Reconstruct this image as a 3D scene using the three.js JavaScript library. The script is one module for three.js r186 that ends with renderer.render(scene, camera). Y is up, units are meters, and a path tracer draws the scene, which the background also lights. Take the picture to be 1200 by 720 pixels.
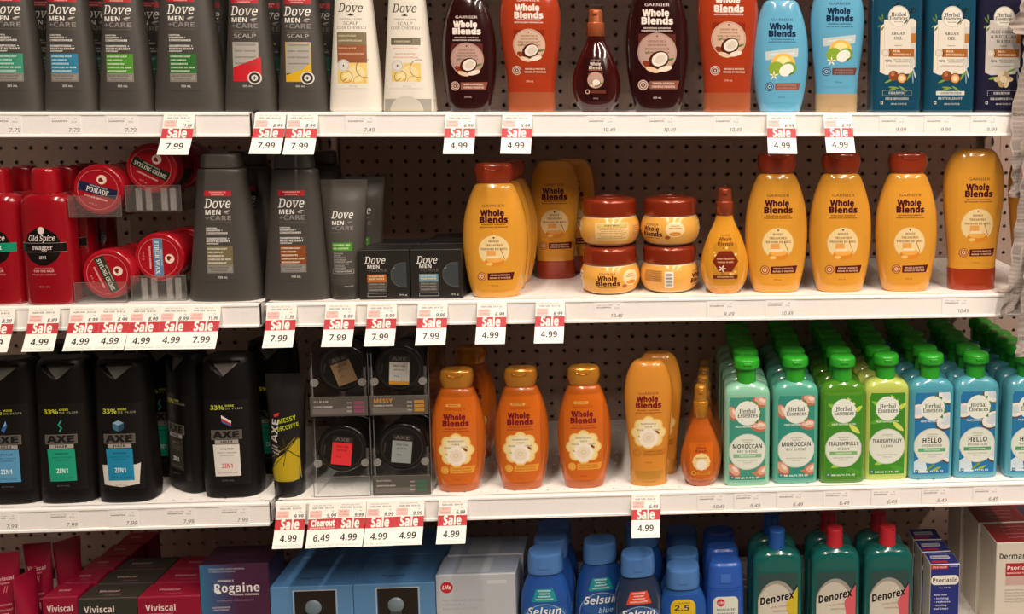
import * as THREE from 'three';
import { RoundedBoxGeometry } from 'three/addons/geometries/RoundedBoxGeometry.js';
import { mergeGeometries } from 'three/addons/utils/BufferGeometryUtils.js';
import { RectAreaLightUniformsLib } from 'three/addons/lights/RectAreaLightUniformsLib.js';

// ------------------------------------------------------------------ camera, lamps, exposure
const scene = new THREE.Scene();
scene.background = new THREE.Color(0x000000);
const R = Math.PI / 180;
const FOCAL = 1099.57, HALF = 488;                       // lens axis lies right of and above the picture's centre
const camera = new THREE.PerspectiveCamera(2 * Math.atan(HALF / FOCAL) / R, 1200 / 720, 0.05, 40);
camera.setViewOffset(1682, 976, 0, 256, 1200, 720);
camera.position.set(-0.0004, 1.4378, 1.7311);
camera.rotation.set(-6.0167 * R, -3.9271 * R, 0.0938 * R, 'YXZ');
const renderer = new THREE.WebGLRenderer({ antialias: true });
renderer.toneMapping = THREE.LinearToneMapping;
renderer.toneMappingExposure = 1.0;
renderer.shadowMap.enabled = true;
RectAreaLightUniformsLib.init();
const LAMP_COLOR = 0xffeedd, LAMP_POWER = 92;
const LAMP_X = [-0.55, 0.95, 2.4];
const LAMP_Y = 3.55, LAMP_Z = 2.6, LAMP_LEN = 3.2;

// ------------------------------------------------------------------ helpers
let seed = 7;
const rnd = () => { seed = (seed * 1664525 + 1013904223) >>> 0; return seed / 4294967296; };
const jit = (a) => (rnd() - 0.5) * 2 * a;
const taken = {};
const numbered = (n) => { const k = taken[n] = (taken[n] ?? -1) + 1; return k ? n + '_' + String(k).padStart(3, '0') : n; };
const shade = (o) => o.traverse((m) => { if (m.isMesh) { m.castShadow = true; m.receiveShadow = true; } });
function thing(name, label, category, [x, y, z] = [0, 0, 0], turn = 0, group) {
  const o = new THREE.Group(); o.name = numbered(name); scene.add(o);
  o.position.set(x, y, z); o.rotation.y = turn; o.userData = { label, category };
  if (group) o.userData.group = group;
  return o;
}
function part(name, geo, mat, parent) {
  const m = new THREE.Mesh(geo, mat); m.name = name; m.castShadow = m.receiveShadow = true;
  parent.add(m); return m;
}
function struct(name, geo, mat) { const m = part(name, geo, mat, scene); m.userData.kind = 'structure'; return m; }
function dup(src, [x, y, z], turn, label, group) {
  const r = src.clone(); r.name = numbered(src.name.replace(/_\d{3}$/, '')); scene.add(r);
  r.position.set(x, y, z); r.rotation.y = turn;
  r.userData = { ...src.userData, label }; if (group) r.userData.group = group;
  return r;
}
const mats = {};
function plastic(hex, rough = 0.3, extra = {}) {
  const k = hex + '|' + rough + JSON.stringify(extra);
  return mats[k] ??= new THREE.MeshPhysicalMaterial({ color: hex, roughness: rough, ...extra });
}
const clear = new THREE.MeshPhysicalMaterial({ color: 0xf4f6f6, roughness: 0.06, transmission: 1, thickness: 0, ior: 1.49 });
const frosted = new THREE.MeshPhysicalMaterial({ color: 0x9a978f, roughness: 0.2, transmission: 0.6, thickness: 0 });
const haze = new THREE.MeshPhysicalMaterial({ color: 0xd6d2cc, roughness: 0.12, transparent: true, opacity: 0.05 });  // thin pale film: the veil of glare on clear acrylic, put in as colour
const ribHaze = new THREE.MeshPhysicalMaterial({ color: 0xd6d2cc, roughness: 0.12, transparent: true, opacity: 0.2 });  // denser pale film, paints vertical highlights onto the clear ribs and lugs
const cache = {};
const rim = (w, h, x, y, z, e = 0.0007) => merge([box(w, e, e * 2, x, y + h, z, e / 3), box(w, e, e * 2, x, y, z, e / 3), box(e, h, e * 2, x - w / 2, y + h / 2, z, e / 3), box(e, h, e * 2, x + w / 2, y + h / 2, z, e / 3)]);
const memo = (k, f) => cache[k] ??= f();
const box = (w, h, d, x = 0, y = 0, z = 0, r = 0.001) => { const g = new RoundedBoxGeometry(w, h, d, 1, Math.min(r, w / 2.1, h / 2.1, d / 2.1)); g.translate(x, y, z); return g; };
const flat = (g) => { const n = g.index ? g.toNonIndexed() : g; for (const k of Object.keys(n.attributes)) if (!['position', 'normal', 'uv'].includes(k)) n.deleteAttribute(k); return n; };
const merge = (list) => mergeGeometries(list.map(flat));
const lathe = (pts, seg = 40) => new THREE.LatheGeometry(pts.map(([r, y]) => new THREE.Vector2(r, y)), seg);

// a profile: rows of [height, half width, half depth, roundness], smoothed into rings
function rings(pts, n) {
  const out = [], q = (i) => pts[Math.max(0, Math.min(pts.length - 1, i))];
  for (let i = 0; i < pts.length - 1; i++) for (let k = 0; k < n; k++) {
    const t = k / n, a = q(i - 1), b = q(i), c = q(i + 1), d = q(i + 2), r = [];
    for (let j = 0; j < 4; j++) {
      const pa = a[j] ?? 2.4, pb = b[j] ?? 2.4, pc = c[j] ?? 2.4, pd = d[j] ?? 2.4;
      if (j === 0) { r.push(pb + (pc - pb) * t); continue; }
      const span = c[0] - b[0] || 1e-6, m1 = (pc - pa) / ((c[0] - a[0]) || 1e-6) * span, m2 = (pd - pb) / ((d[0] - b[0]) || 1e-6) * span;
      const t2 = t * t, t3 = t2 * t;
      r.push((2 * t3 - 3 * t2 + 1) * pb + (t3 - 2 * t2 + t) * m1 + (-2 * t3 + 3 * t2) * pc + (t3 - t2) * m2);
    }
    out.push(r);
  }
  out.push([...q(pts.length - 1)].concat(pts[pts.length - 1].length < 4 ? [2.4] : []));
  return out;
}
const pw = (v, e) => Math.sign(v) * Math.abs(v) ** e;
function loft(pts, seg = 36, n = 4) {
  const rs = rings(pts, n), pos = [], idx = [], uv = [];
  for (const [y, a, b, e] of rs) for (let s = 0; s < seg; s++) {
    const t = s / seg * Math.PI * 2;
    pos.push(a * pw(Math.cos(t), 2 / e), y, b * pw(Math.sin(t), 2 / e)); uv.push(s / seg, y);
  }
  for (let r = 0; r < rs.length - 1; r++) for (let s = 0; s < seg; s++) {
    const a = r * seg + s, b = r * seg + (s + 1) % seg, c = a + seg, d = b + seg;
    idx.push(a, c, b, b, c, d);
  }
  for (const [r, up] of [[0, false], [rs.length - 1, true]]) {
    const [y, a, b, e] = rs[r], o = pos.length / 3;
    for (let s = 0; s < seg; s++) { const t = s / seg * Math.PI * 2; pos.push(a * pw(Math.cos(t), 2 / e), y, b * pw(Math.sin(t), 2 / e)); uv.push(s / seg, y); }
    pos.push(0, y, 0); uv.push(0.5, y);
    for (let s = 0; s < seg; s++) up ? idx.push(o + s, o + seg, o + (s + 1) % seg) : idx.push(o + s, o + (s + 1) % seg, o + seg);
  }
  const g = new THREE.BufferGeometry();
  g.setAttribute('position', new THREE.Float32BufferAttribute(pos, 3));
  g.setAttribute('uv', new THREE.Float32BufferAttribute(uv, 2));
  g.setIndex(idx); g.computeVertexNormals(); return g;
}
// a printed film that follows the front of a profile; x limits may vary with height
function film(pts, xl, xr, y0, y1, off = 0.0002, nx = 16, ny = 24, n = 4) {
  const rs = rings(pts, n), pos = [], uv = [], idx = [];
  const L = typeof xl === 'function' ? xl : () => xl, Q = typeof xr === 'function' ? xr : () => xr;
  for (let j = 0; j <= ny; j++) {
    const y = y0 + (y1 - y0) * j / ny;
    let i = 0; while (i < rs.length - 2 && rs[i + 1][0] < y) i++;
    const t = Math.max(0, Math.min(1, (y - rs[i][0]) / ((rs[i + 1][0] - rs[i][0]) || 1e-6)));
    const m = (k) => rs[i][k] + (rs[i + 1][k] - rs[i][k]) * t, a = m(1), b = m(2), e = m(3);
    for (let k = 0; k <= nx; k++) {
      const u = k / nx, x0 = L(y) + (Q(y) - L(y)) * u, x = Math.max(-a * 0.985, Math.min(a * 0.985, x0));
      pos.push(x, y, b * (1 - Math.abs(x / a) ** e) ** (1 / e) + off); uv.push(u, j / ny);
    }
  }
  for (let j = 0; j < ny; j++) for (let k = 0; k < nx; k++) { const a = j * (nx + 1) + k, b = a + 1, c = a + nx + 1, d = c + 1; idx.push(a, b, c, b, d, c); }
  const g = new THREE.BufferGeometry();
  g.setAttribute('position', new THREE.Float32BufferAttribute(pos, 3));
  g.setAttribute('uv', new THREE.Float32BufferAttribute(uv, 2));
  g.setIndex(idx); g.computeVertexNormals(); return g;
}
function sheet(w, h, x = 0, y = 0, z = 0) { const g = new THREE.PlaneGeometry(w, h); g.translate(x, y, z); return g; }

// print: a canvas measured in millimetres, x from the middle, y up from the foot of the thing
const PX = 6;
function print(w, h, y0, bg, draw, res = PX) {
  const cv = document.createElement('canvas'); cv.width = Math.round(w * res); cv.height = Math.round(h * res);
  const c = cv.getContext('2d'), s = res / 10;
  c.setTransform(s, 0, 0, s, 0, 0);
  if (bg) { c.fillStyle = bg; c.fillRect(0, 0, w * 10, h * 10); }
  const X = (x) => (x + w / 2) * 10, Y = (y) => (h - (y - y0)) * 10;
  const g = {
    c, X, Y,
    t(str, x, y, size, col, o = {}) {
      c.save(); c.translate(X(x), Y(y)); if (o.rot) c.rotate(o.rot); if (o.style === 'italic') c.transform(1, 0, -0.2, 1, 0, 0);
      c.scale(o.sx ?? 1, 1);
      c.font = `${o.weight ?? 'bold'} ${size * 10}px ${o.font ?? 'sans-serif'}`;
      c.textAlign = o.align ?? 'center'; c.textBaseline = 'middle'; c.fillStyle = col;
      if (o.fit) { const m = c.measureText(str).width / 10; if (m > 0) c.scale(o.fit / m / (o.sx ?? 1), 1); }
      if (o.stroke) { c.lineWidth = (o.sw ?? 0.5) * 10; c.strokeStyle = o.stroke; c.lineJoin = 'round'; c.strokeText(str, 0, 0); }
      c.fillText(str, 0, 0); c.restore();
    },
    r(x0, ya, x1, yb, col, rad = 0) { c.fillStyle = col; c.beginPath(); c.roundRect(X(Math.min(x0, x1)), Y(Math.max(ya, yb)), Math.abs(x1 - x0) * 10, Math.abs(yb - ya) * 10, rad * 10); c.fill(); },
    b(x0, ya, x1, yb, col, lw = 0.4, rad = 0) { c.strokeStyle = col; c.lineWidth = lw * 10; c.beginPath(); c.roundRect(X(Math.min(x0, x1)), Y(Math.max(ya, yb)), Math.abs(x1 - x0) * 10, Math.abs(yb - ya) * 10, rad * 10); c.stroke(); },
    o(x, y, rx, col, ry = rx, rot = 0) { c.fillStyle = col; c.beginPath(); c.ellipse(X(x), Y(y), rx * 10, ry * 10, rot, 0, 7); c.fill(); },
    ring(x, y, r, col, lw = 0.5) { c.strokeStyle = col; c.lineWidth = lw * 10; c.beginPath(); c.arc(X(x), Y(y), r * 10, 0, 7); c.stroke(); },
    p(pts, col) { c.fillStyle = col; c.beginPath(); pts.forEach(([x, y], i) => i ? c.lineTo(X(x), Y(y)) : c.moveTo(X(x), Y(y))); c.closePath(); c.fill(); },
    l(pts, col, lw = 0.5) { c.strokeStyle = col; c.lineWidth = lw * 10; c.lineCap = 'round'; c.lineJoin = 'round'; c.beginPath(); pts.forEach(([x, y], i) => i ? c.lineTo(X(x), Y(y)) : c.moveTo(X(x), Y(y))); c.stroke(); },
    leaf(x, y, len, wid, rot, col) { c.save(); c.translate(X(x), Y(y)); c.rotate(rot); c.fillStyle = col; c.beginPath(); c.moveTo(0, 0); c.quadraticCurveTo(len * 5, -wid * 10, len * 10, 0); c.quadraticCurveTo(len * 5, wid * 10, 0, 0); c.fill(); c.restore(); },
    flower(x, y, r, n, depth, col) { c.fillStyle = col; c.beginPath(); for (let i = 0; i <= 96; i++) { const a = i / 96 * Math.PI * 2, q = r * (1 - depth * (0.5 - 0.5 * Math.abs(Math.cos(a * n / 2)) * 2) * 0.5); c.lineTo(X(x + q * Math.cos(a)), Y(y + q * Math.sin(a))); } c.fill(); },
  };
  draw(g);
  const t = new THREE.CanvasTexture(cv); t.colorSpace = THREE.SRGBColorSpace; t.anisotropy = 8; t.magFilter = THREE.LinearFilter;
  return t;
}
const inked = (tex, rough = 0.35, extra = {}) => new THREE.MeshPhysicalMaterial({ map: tex, roughness: rough, ...extra });
const MM = 0.001;

// ------------------------------------------------------------------ the place
const FRONT = 0.3372, BAY = -0.5736, BAY2 = 0.6456;
const SHELF = [1.4183, 1.1387, 0.8343, 0.5546], LIP = 0.0359;
function speckle(size, base, amp, rep) {
  const d = new Uint8Array(size * size * 4);
  for (let i = 0; i < size * size; i++) { const n = jit(amp); for (let k = 0; k < 3; k++) d[i * 4 + k] = Math.max(0, Math.min(255, base[k] + n)); d[i * 4 + 3] = 255; }
  const t = new THREE.DataTexture(d, size, size); t.colorSpace = THREE.SRGBColorSpace; t.magFilter = THREE.LinearFilter; t.minFilter = THREE.LinearMipmapLinearFilter; t.generateMipmaps = true;
  t.wrapS = t.wrapT = THREE.RepeatWrapping; t.repeat.set(rep, rep); t.needsUpdate = true; return t;
}
const boardMat = new THREE.MeshStandardMaterial({ map: speckle(128, [174, 149, 137], 6, 8), roughness: 0.75 });
const steelWhite = new THREE.MeshStandardMaterial({ map: speckle(128, [250, 247, 243], 3, 6), roughness: 0.38 });
const wallMat = new THREE.MeshStandardMaterial({ map: speckle(64, [120, 114, 108], 4, 2), roughness: 0.9 });
const floorMat = new THREE.MeshStandardMaterial({ map: speckle(128, [104, 99, 92], 8, 3), roughness: 0.35 });

// the sales floor: floor, ceiling, walls
struct('floor', box(10, 0.1, 9, 0, -0.05, 3.4, 0.001), floorMat);
struct('ceiling', box(10, 0.1, 9, 0, 3.75, 3.4, 0.001), wallMat);
struct('wall_back', box(10, 3.7, 0.1, 0, 1.85, -1.05, 0.001), wallMat);
struct('wall_front', box(10, 3.7, 0.1, 0, 1.85, 7.85, 0.001), wallMat);
struct('wall_left', box(0.1, 3.7, 9, -4.95, 1.85, 3.4, 0.001), wallMat);
struct('wall_right', box(0.1, 3.7, 9, 4.95, 1.85, 3.4, 0.001), wallMat);
LAMP_X.forEach((x, i) => {
  const t = thing('ceiling_lamp', `long ceiling strip lamp, number ${['one', 'two', 'three', 'four', 'five', 'six'][i]} from the left, above the aisle`, 'lamp', [x, LAMP_Y, LAMP_Z], 0, 'ceiling strip lamps');
  part('housing', box(0.16, 0.08, LAMP_LEN + 0.1, 0, 0.075, 0, 0.01), plastic('#e8e6e2', 0.5), t);
  for (const s of [-1, 1]) part('end_cap', box(0.15, 0.05, 0.03, 0, 0.02, s * (LAMP_LEN / 2 + 0.03), 0.005), plastic('#d8d6d2', 0.5), t);
  part('tube', box(0.1, 0.03, LAMP_LEN, 0, 0.02, 0, 0.01), new THREE.MeshStandardMaterial({ color: 0xffffff, emissive: LAMP_COLOR, emissiveIntensity: 6 }), t);
  part('hanger', box(0.012, 0.09, 0.012, 0, 0.155, 0.8, 0.001), plastic('#c8c6c2', 0.5), t);
  part('hanger', box(0.012, 0.09, 0.012, 0, 0.155, -0.8, 0.001), plastic('#c8c6c2', 0.5), t);
  const l = new THREE.RectAreaLight(LAMP_COLOR, LAMP_POWER, 0.1, LAMP_LEN);
  l.position.set(0, -0.002, 0); l.rotation.x = -Math.PI / 2; t.add(l); l.castShadow = true;
});

// perforated sheet: cells of one pitch, each with a real hole through the sheet
function perforated(nx, ny, pitch, hw, hh, th, sides = 8) {
  const pos = [], nor = [], uv = [], idx = [];
  const v = (x, y, z, a, b, c) => { pos.push(x, y, z); nor.push(a, b, c); uv.push(x, y); return pos.length / 3 - 1; };
  for (let j = 0; j < ny; j++) for (let i = 0; i < nx; i++) {
    const cx = (i + 0.5) * pitch, cy = (j + 0.5) * pitch, inn = [], out = [], i1 = [], i2 = [];
    for (let k = 0; k < sides; k++) {
      const a = k / sides * Math.PI * 2, ca = Math.cos(a), sa = Math.sin(a), m = Math.max(Math.abs(ca), Math.abs(sa));
      inn.push(v(cx + hw * ca, cy + hh * sa, 0, 0, 0, 1)); out.push(v(cx + ca / m * pitch / 2, cy + sa / m * pitch / 2, 0, 0, 0, 1));
      i1.push(v(cx + hw * ca, cy + hh * sa, 0, -ca, -sa, 0)); i2.push(v(cx + hw * ca, cy + hh * sa, -th, -ca, -sa, 0));
    }
    for (let k = 0; k < sides; k++) { const n = (k + 1) % sides; idx.push(inn[k], out[k], out[n], inn[k], out[n], inn[n], i1[k], i1[n], i2[n], i1[k], i2[n], i2[k]); }
  }
  const g = new THREE.BufferGeometry();
  g.setAttribute('position', new THREE.Float32BufferAttribute(pos, 3)); g.setAttribute('normal', new THREE.Float32BufferAttribute(nor, 3)); g.setAttribute('uv', new THREE.Float32BufferAttribute(uv, 2));
  g.setIndex(idx); return g;
}
const INCH = 0.0254, HOLE_X = -0.5494, HOLE_Y = 1.35;
const ROWS_UP = 28, ROWS_DOWN = 31;
for (const [name, x, n] of [['pegboard', HOLE_X, 46], ['pegboard_001', HOLE_X - 2.45 * INCH - 45 * INCH, 46], ['pegboard_002', HOLE_X + 47.85 * INCH, 8]]) {
  const g = perforated(n, ROWS_UP + ROWS_DOWN, INCH, 0.0036, 0.0036, 0.005);
  const m = struct(name, g, boardMat); m.position.set(x - INCH / 2, HOLE_Y - (ROWS_DOWN - 0.5) * INCH, 0);
}
struct('backing_panel', box(3.2, 2.08, 0.012, -0.5, 1.04, -0.056, 0.001), boardMat);
struct('added_gondola_top', box(3.2, 0.02, 0.07, -0.5, 2.082, -0.028, 0.001), boardMat);  // unseen cover, added to keep lamp light out of the cavity behind the pegboard
struct('kick_panel', box(3.2, 0.45, 0.012, -0.5, 0.32, 0.002, 0.001), boardMat);
for (const [name, x] of [['shelf_upright', BAY - 0.007], ['shelf_upright_001', BAY2 - 0.008]]) {
  const g = perforated(1, 78, 0.0254, 0.0028, 0.0095, 0.008); g.scale(1.15, 1, 1); g.translate(-0.0146, 0, 0.001);
  const m = struct(name, g, boardMat); m.position.set(x, 0.1, 0);
}
// shelf boards: perforated deck, folded front nose with a price channel, side flanges, underside ribs
const shelfNames = ['top shelf', 'second shelf', 'third shelf', 'lowest shelf'];
function shelf(x0, x1, y, where, i) {
  const t = thing('shelf', `white steel ${shelfNames[i]} ${where}`, 'shelf', [x0, y, 0]);
  const w = x1 - x0, n = Math.floor(w / INCH), rows = 12;
  const deck = perforated(n, rows, INCH, 0.0027, 0.0017, 0.0012); deck.rotateX(-Math.PI / 2); deck.translate((w - n * INCH) / 2, 0, FRONT - 0.0075);
  const s = new THREE.Shape();                                       // cross-section in (z, y)
  const z0 = FRONT - 0.009;
  s.moveTo(z0, 0); s.lineTo(FRONT - 0.003, 0); s.quadraticCurveTo(FRONT, 0, FRONT, -0.003); s.lineTo(FRONT, -0.0045); s.lineTo(FRONT - 0.0012, -0.0052);
  s.lineTo(FRONT - 0.0012, -LIP + 0.004); s.lineTo(FRONT + 0.0006, -LIP + 0.003); s.lineTo(FRONT + 0.0006, -LIP); s.lineTo(FRONT - 0.012, -LIP); s.lineTo(FRONT - 0.012, -LIP + 0.0015);
  s.lineTo(FRONT - 0.003, -LIP + 0.0015); s.lineTo(FRONT - 0.003, -0.0035); s.lineTo(z0, -0.0015);
  const nose = new THREE.ExtrudeGeometry(s, { depth: w, bevelEnabled: false, curveSegments: 4 });
  nose.rotateY(-Math.PI / 2); nose.translate(w, 0, 0);
  // the extrusion runs along x after the turn: (z, y, d) -> (w - d, y, z)
  part('deck', deck, steelWhite, t);
  part('price_channel', nose, steelWhite, t);
  part('deck_edge', merge([box((w - n * INCH) / 2 + 0.0006, 0.0012, 0.33, (w - n * INCH) / 4, -0.0006, FRONT - 0.17, 0.0003), box((w - n * INCH) / 2 + 0.0006, 0.0012, 0.33, w - (w - n * INCH) / 4, -0.0006, FRONT - 0.17, 0.0003), box(w, 0.0012, 0.022, w / 2, -0.0006, 0.013, 0.0003)]), steelWhite, t);
  for (const e of [0, 1]) part('side_flange', box(0.0015, 0.033, 0.32, e ? w - 0.001 : 0.001, -0.0178, FRONT - 0.173, 0.0004), steelWhite, t);
  for (const e of [0.25, 0.75]) part('rib', box(0.03, 0.012, 0.31, w * e, -0.0075, FRONT - 0.175, 0.001), steelWhite, t);
  return t;
}
SHELF.forEach((y, i) => {
  shelf(BAY - 1.215, BAY - 0.0055, y, 'of the narrower-looking left bay', i);
  shelf(BAY + 0.0045, BAY2 - 0.004, y, 'of the wide right bay', i);
});
// the run of shelving goes on above the picture and shades the top row
[[BAY - 1.215, BAY - 0.004, 'of the left bay'], [BAY + 0.004, BAY2 - 0.004, 'of the right bay']].forEach(([a, b, w]) => [1.6977, 1.9771].forEach((y, i) => { shelf(a, b, y, w, 0).userData.label = `white steel shelf ${w}, ${i ? 'uppermost' : 'next'} above the picture`; }));

// ------------------------------------------------------------------ shop tickets on the shelf fronts
const salePairs = ['11.99>7.99', '8.99>7.99', '6.99>4.99', '8.99>4.99', '9.99>7.99', '9.99>4.99', '9.99>6.49'];
const plainPrices = ['7.79', '7.49', '10.49', '9.99', '9.49', '7.99', '6.49', '5.49'];
function ticketAtlas() {
  return print(4 * 48, 2 * 62, 0, '#fbf8f1', (g) => {
    salePairs.forEach((p, i) => {
      const [was, now] = p.split('>'), x = (i % 4) * 48 - 72, y = i < 4 ? 62 : 0, clr = now === '6.49';
      g.r(x - 24, y, x + 24, y + 62, '#fbf8f1');
      g.t('SOIN CAPILLAIRE 370 ML', x - 2, y + 58, 2.6, '#8f8a86', { fit: 30, weight: 'normal' });
      g.t('HAIR CARE   03-41-22', x - 1, y + 54.4, 3.1, '#5f5a58', { fit: 34 });
      g.r(x - 22, y + 41, x - 3, y + 51, '#f3c5bf');
      g.t('REG PRICE', x - 12, y + 48.5, 2.4, '#b7706a', { weight: 'normal' }); g.t('PRIX COURANT', x - 12, y + 44, 2.4, '#b7706a', { weight: 'normal' });
      g.t('reg.', x + 15, y + 50, 2.6, '#777', { weight: 'normal' });
      g.t(was, x + 13, y + 43.5, 7.2, '#2c2826', { style: 'italic', fit: 15 });
      g.r(x - 24, y + 25, x + 24, y + 39.5, '#c63840');
      g.t(clr ? 'Clearout' : 'Sale', x, y + (clr ? 33.6 : 32.6), clr ? 11.5 : 18, '#fffaf2', { fit: clr ? 38 : 30, stroke: '#fffaf2', sw: 0.7 });
      if (clr) g.t('LIQUIDATION', x, y + 27, 3, '#f6d8d6', { fit: 42 });
      g.t(now, x, y + 13.5, 12.5, '#171412', { fit: 27 });
      g.t('SALE PRICE IN EFFECT UNTIL', x, y + 3.4, 2.2, '#8b8680', { fit: 40, weight: 'normal' });
      g.l([[x - 22, y + 5.3], [x + 22, y + 5.3]], '#aaa59e', 0.25);
    });
  }, 8);
}
const ticketMat = inked(ticketAtlas(), 0.55);
const plainMat = inked(print(4 * 44, 2 * 30, 0, '#faf7f3', (g) => plainPrices.forEach((p, i) => {
  const x = (i % 4) * 44 - 66, y = i < 4 ? 30 : 0;
  g.t('SOIN CAPILLAIRE', x - 6, y + 25, 2.5, '#8f8985', { fit: 24, weight: 'normal' }); g.t('ML', x + 15, y + 25, 2.5, '#8f8985', { weight: 'normal' });
  g.t('SHAMPOO', x - 7, y + 21.4, 3.4, '#5f5a57', { fit: 22 }); g.t('03-41', x + 13, y + 20.4, 3, '#87827e', { weight: 'normal' });
  g.t(p, x + 12, y + 8.2, 8, '#2f2b29', { style: 'italic', weight: 'normal', fit: p.length > 4 ? 18.5 : 16 });
  g.l([[x - 14, y + 3.2], [x + 17, y + 3.2]], '#b9b3ac', 0.25);
})), 0.6);
// a card bent outwards at the foot; the print sits on its front face
function card(w, h, u0, v0, u1, v1, bend, th = 0.0004) {
  const N = 10, pos = [], uv = [], idx = [];
  const curve = (s) => { const a = bend * (0.55 + 0.45 * s); return [-h * s * Math.cos(a), h * s * Math.sin(a)]; };
  for (const side of [0, 1]) for (let j = 0; j <= N; j++) for (const k of [0, 1]) {
    const [y, z] = curve(j / N); pos.push((k - 0.5) * w, y, z + (side ? -th : 0));
    side ? uv.push(u0 + 0.002, v0 + 0.002) : uv.push(k ? u1 : u0, v1 + (v0 - v1) * j / N);
  }
  const o = 2 * (N + 1);
  for (let j = 0; j < N; j++) {
    const a = j * 2; idx.push(a, a + 2, a + 1, a + 1, a + 2, a + 3); idx.push(o + a, o + a + 1, o + a + 2, o + a + 1, o + a + 3, o + a + 2);
    idx.push(a, o + a, a + 2, o + a, o + a + 2, a + 2); idx.push(a + 1, a + 3, o + a + 1, o + a + 1, a + 3, o + a + 3);
  }
  const e = 2 * N; idx.push(e, o + e, e + 1, o + e, o + e + 1, e + 1);
  const g = new THREE.BufferGeometry();
  g.setAttribute('position', new THREE.Float32BufferAttribute(pos, 3)); g.setAttribute('uv', new THREE.Float32BufferAttribute(uv, 2));
  g.setIndex(idx); const n = g.toNonIndexed(); n.computeVertexNormals(); return n;
}
const saleCard = (i) => memo('sale' + i, () => { const c = i % 4, r = i < 4 ? 1 : 0; return card(0.0430, 0.0635, c / 4 + 0.002, r / 2 + 0.003, (c + 1) / 4 - 0.002, (r + 1) / 2 - 0.003, 24 * R); });
const plainCard = (i) => memo('plain' + i, () => { const c = i % 4, r = i < 4 ? 1 : 0; return card(0.043, 0.0285, c / 4 + 0.002, r / 2 + 0.003, (c + 1) / 4 - 0.002, (r + 1) / 2 - 0.003, 0); });
let alt = 0;
function sale(row, x, pair, label) {
  const m = part(numbered('sale_tag'), saleCard(salePairs.indexOf(pair)), ticketMat, scene);
  m.position.set(x * 0.9915, SHELF[row] - 0.0015, FRONT + 0.0016 + (alt++ % 2) * 0.0007); m.rotation.set(jit(2) * R, jit(1.5) * R, jit(0.8) * R);
  m.userData = { label, category: 'price tag', group: 'red and white sale tags' };
}
function ticket(row, x, price, label) {
  const m = part(numbered('price_label'), plainCard(plainPrices.indexOf(price)), plainMat, scene);
  m.position.set(x, SHELF[row] - 0.0052, FRONT - 0.0004);
  m.userData = { label, category: 'price label', group: 'plain price labels in the shelf channels' };
}
const under = (what) => `red sale tag ${what}`;
sale(0, -0.6798, '11.99>7.99', under('reading 7.99 on the top shelf below the widest charcoal bottle'));
sale(0, -0.5524, '8.99>7.99', under('reading 7.99 on the top shelf right beside the shelf joint'));
sale(0, -0.5072, '8.99>7.99', under('reading 7.99 on the top shelf below the bottle with yellow square'));
sale(0, -0.2818, '6.99>4.99', under('reading 4.99 on the top shelf below the smaller dark brown bottle'));
sale(0, -0.1997, '6.99>4.99', under('reading 4.99 on the top shelf below the left rust-orange bottle'));
sale(0, 0.1914, '6.99>4.99', under('reading 4.99 on the top shelf below the left sky-blue bottle'));
sale(0, 0.2773, '6.99>4.99', under('reading 4.99 on the top shelf below the right sky-blue bottle'));
sale(1, -0.9467, '8.99>4.99', under('on the second shelf cut off by the left picture edge'));
sale(1, -0.8848, '8.99>4.99', under('reading 4.99 on the second shelf below the whole red bottle'));
sale(1, -0.8272, '8.99>4.99', under('reading 4.99, first of four touching under the red jars'));
sale(1, -0.7858, '8.99>4.99', under('reading 4.99, second of four touching under the red jars'));
sale(1, -0.7431, '8.99>4.99', under('reading 4.99, third of four touching under the red jars'));
sale(1, -0.7002, '8.99>4.99', under('reading 4.99, last of four touching under the red jars'));
sale(1, -0.6583, '11.99>7.99', under('reading 7.99 on the second shelf just left of the joint'));
sale(1, -0.5498, '11.99>7.99', under('reading 7.99 on the second shelf just right of the joint'));
sale(1, -0.4645, '9.99>7.99', under('reading 7.99 on the second shelf below the charcoal tube'));
sale(1, -0.4044, '9.99>7.99', under('reading 7.99 below the small black carton with orange stripe'));
sale(1, -0.3303, '9.99>7.99', under('reading 7.99 below the small black carton with blue stripe'));
sale(1, -0.2431, '6.99>4.99', under('reading 4.99 below the yellow bottle beside the black cartons'));
sale(1, -0.1565, '6.99>4.99', under('reading 4.99 below the yellow bottle set far back'));
sale(2, -0.5499, '9.99>4.99', under('reading 4.99 on the third shelf below the black and yellow tube'));
sale(2, -0.5015, '9.99>6.49', 'red and white clearance tag reading 6.49 on the third shelf');
sale(2, -0.4602, '9.99>4.99', under('reading 4.99 directly right of the clearance tag'));
sale(2, -0.4163, '9.99>4.99', under('reading 4.99, second to the right of the clearance tag'));
sale(2, -0.3735, '9.99>4.99', under('reading 4.99, third to the right of the clearance tag'));
sale(2, -0.3089, '6.99>4.99', under('reading 4.99 below the leftmost amber bottle'));
sale(2, -0.0149, '6.99>4.99', under('reading 4.99 standing alone below the golden bottle'));
const flatTag = (s) => `plain white price label ${s}`;
ticket(0, -0.913, '7.79', flatTag('7.79 below the charcoal bottle with teal square'));
ticket(0, -0.8325, '7.79', flatTag('7.79 below the charcoal bottle with blue square'));
ticket(0, -0.7555, '7.79', flatTag('7.79 below the smaller bottle with green square'));
ticket(0, -0.423, '7.49', flatTag('7.49 below the cream bottles'));
ticket(0, -0.077, '10.49', flatTag('10.49 below the dark spray bottle'));
ticket(0, 0.012, '10.49', flatTag('10.49 below the larger dark brown bottle'));
ticket(0, 0.110, '10.49', flatTag('10.49 below the right rust-orange bottle'));
ticket(0, 0.360, '9.99', flatTag('9.99 below the left teal bottle'));
ticket(0, 0.429, '9.99', flatTag('9.99 below the right teal bottle'));
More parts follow.
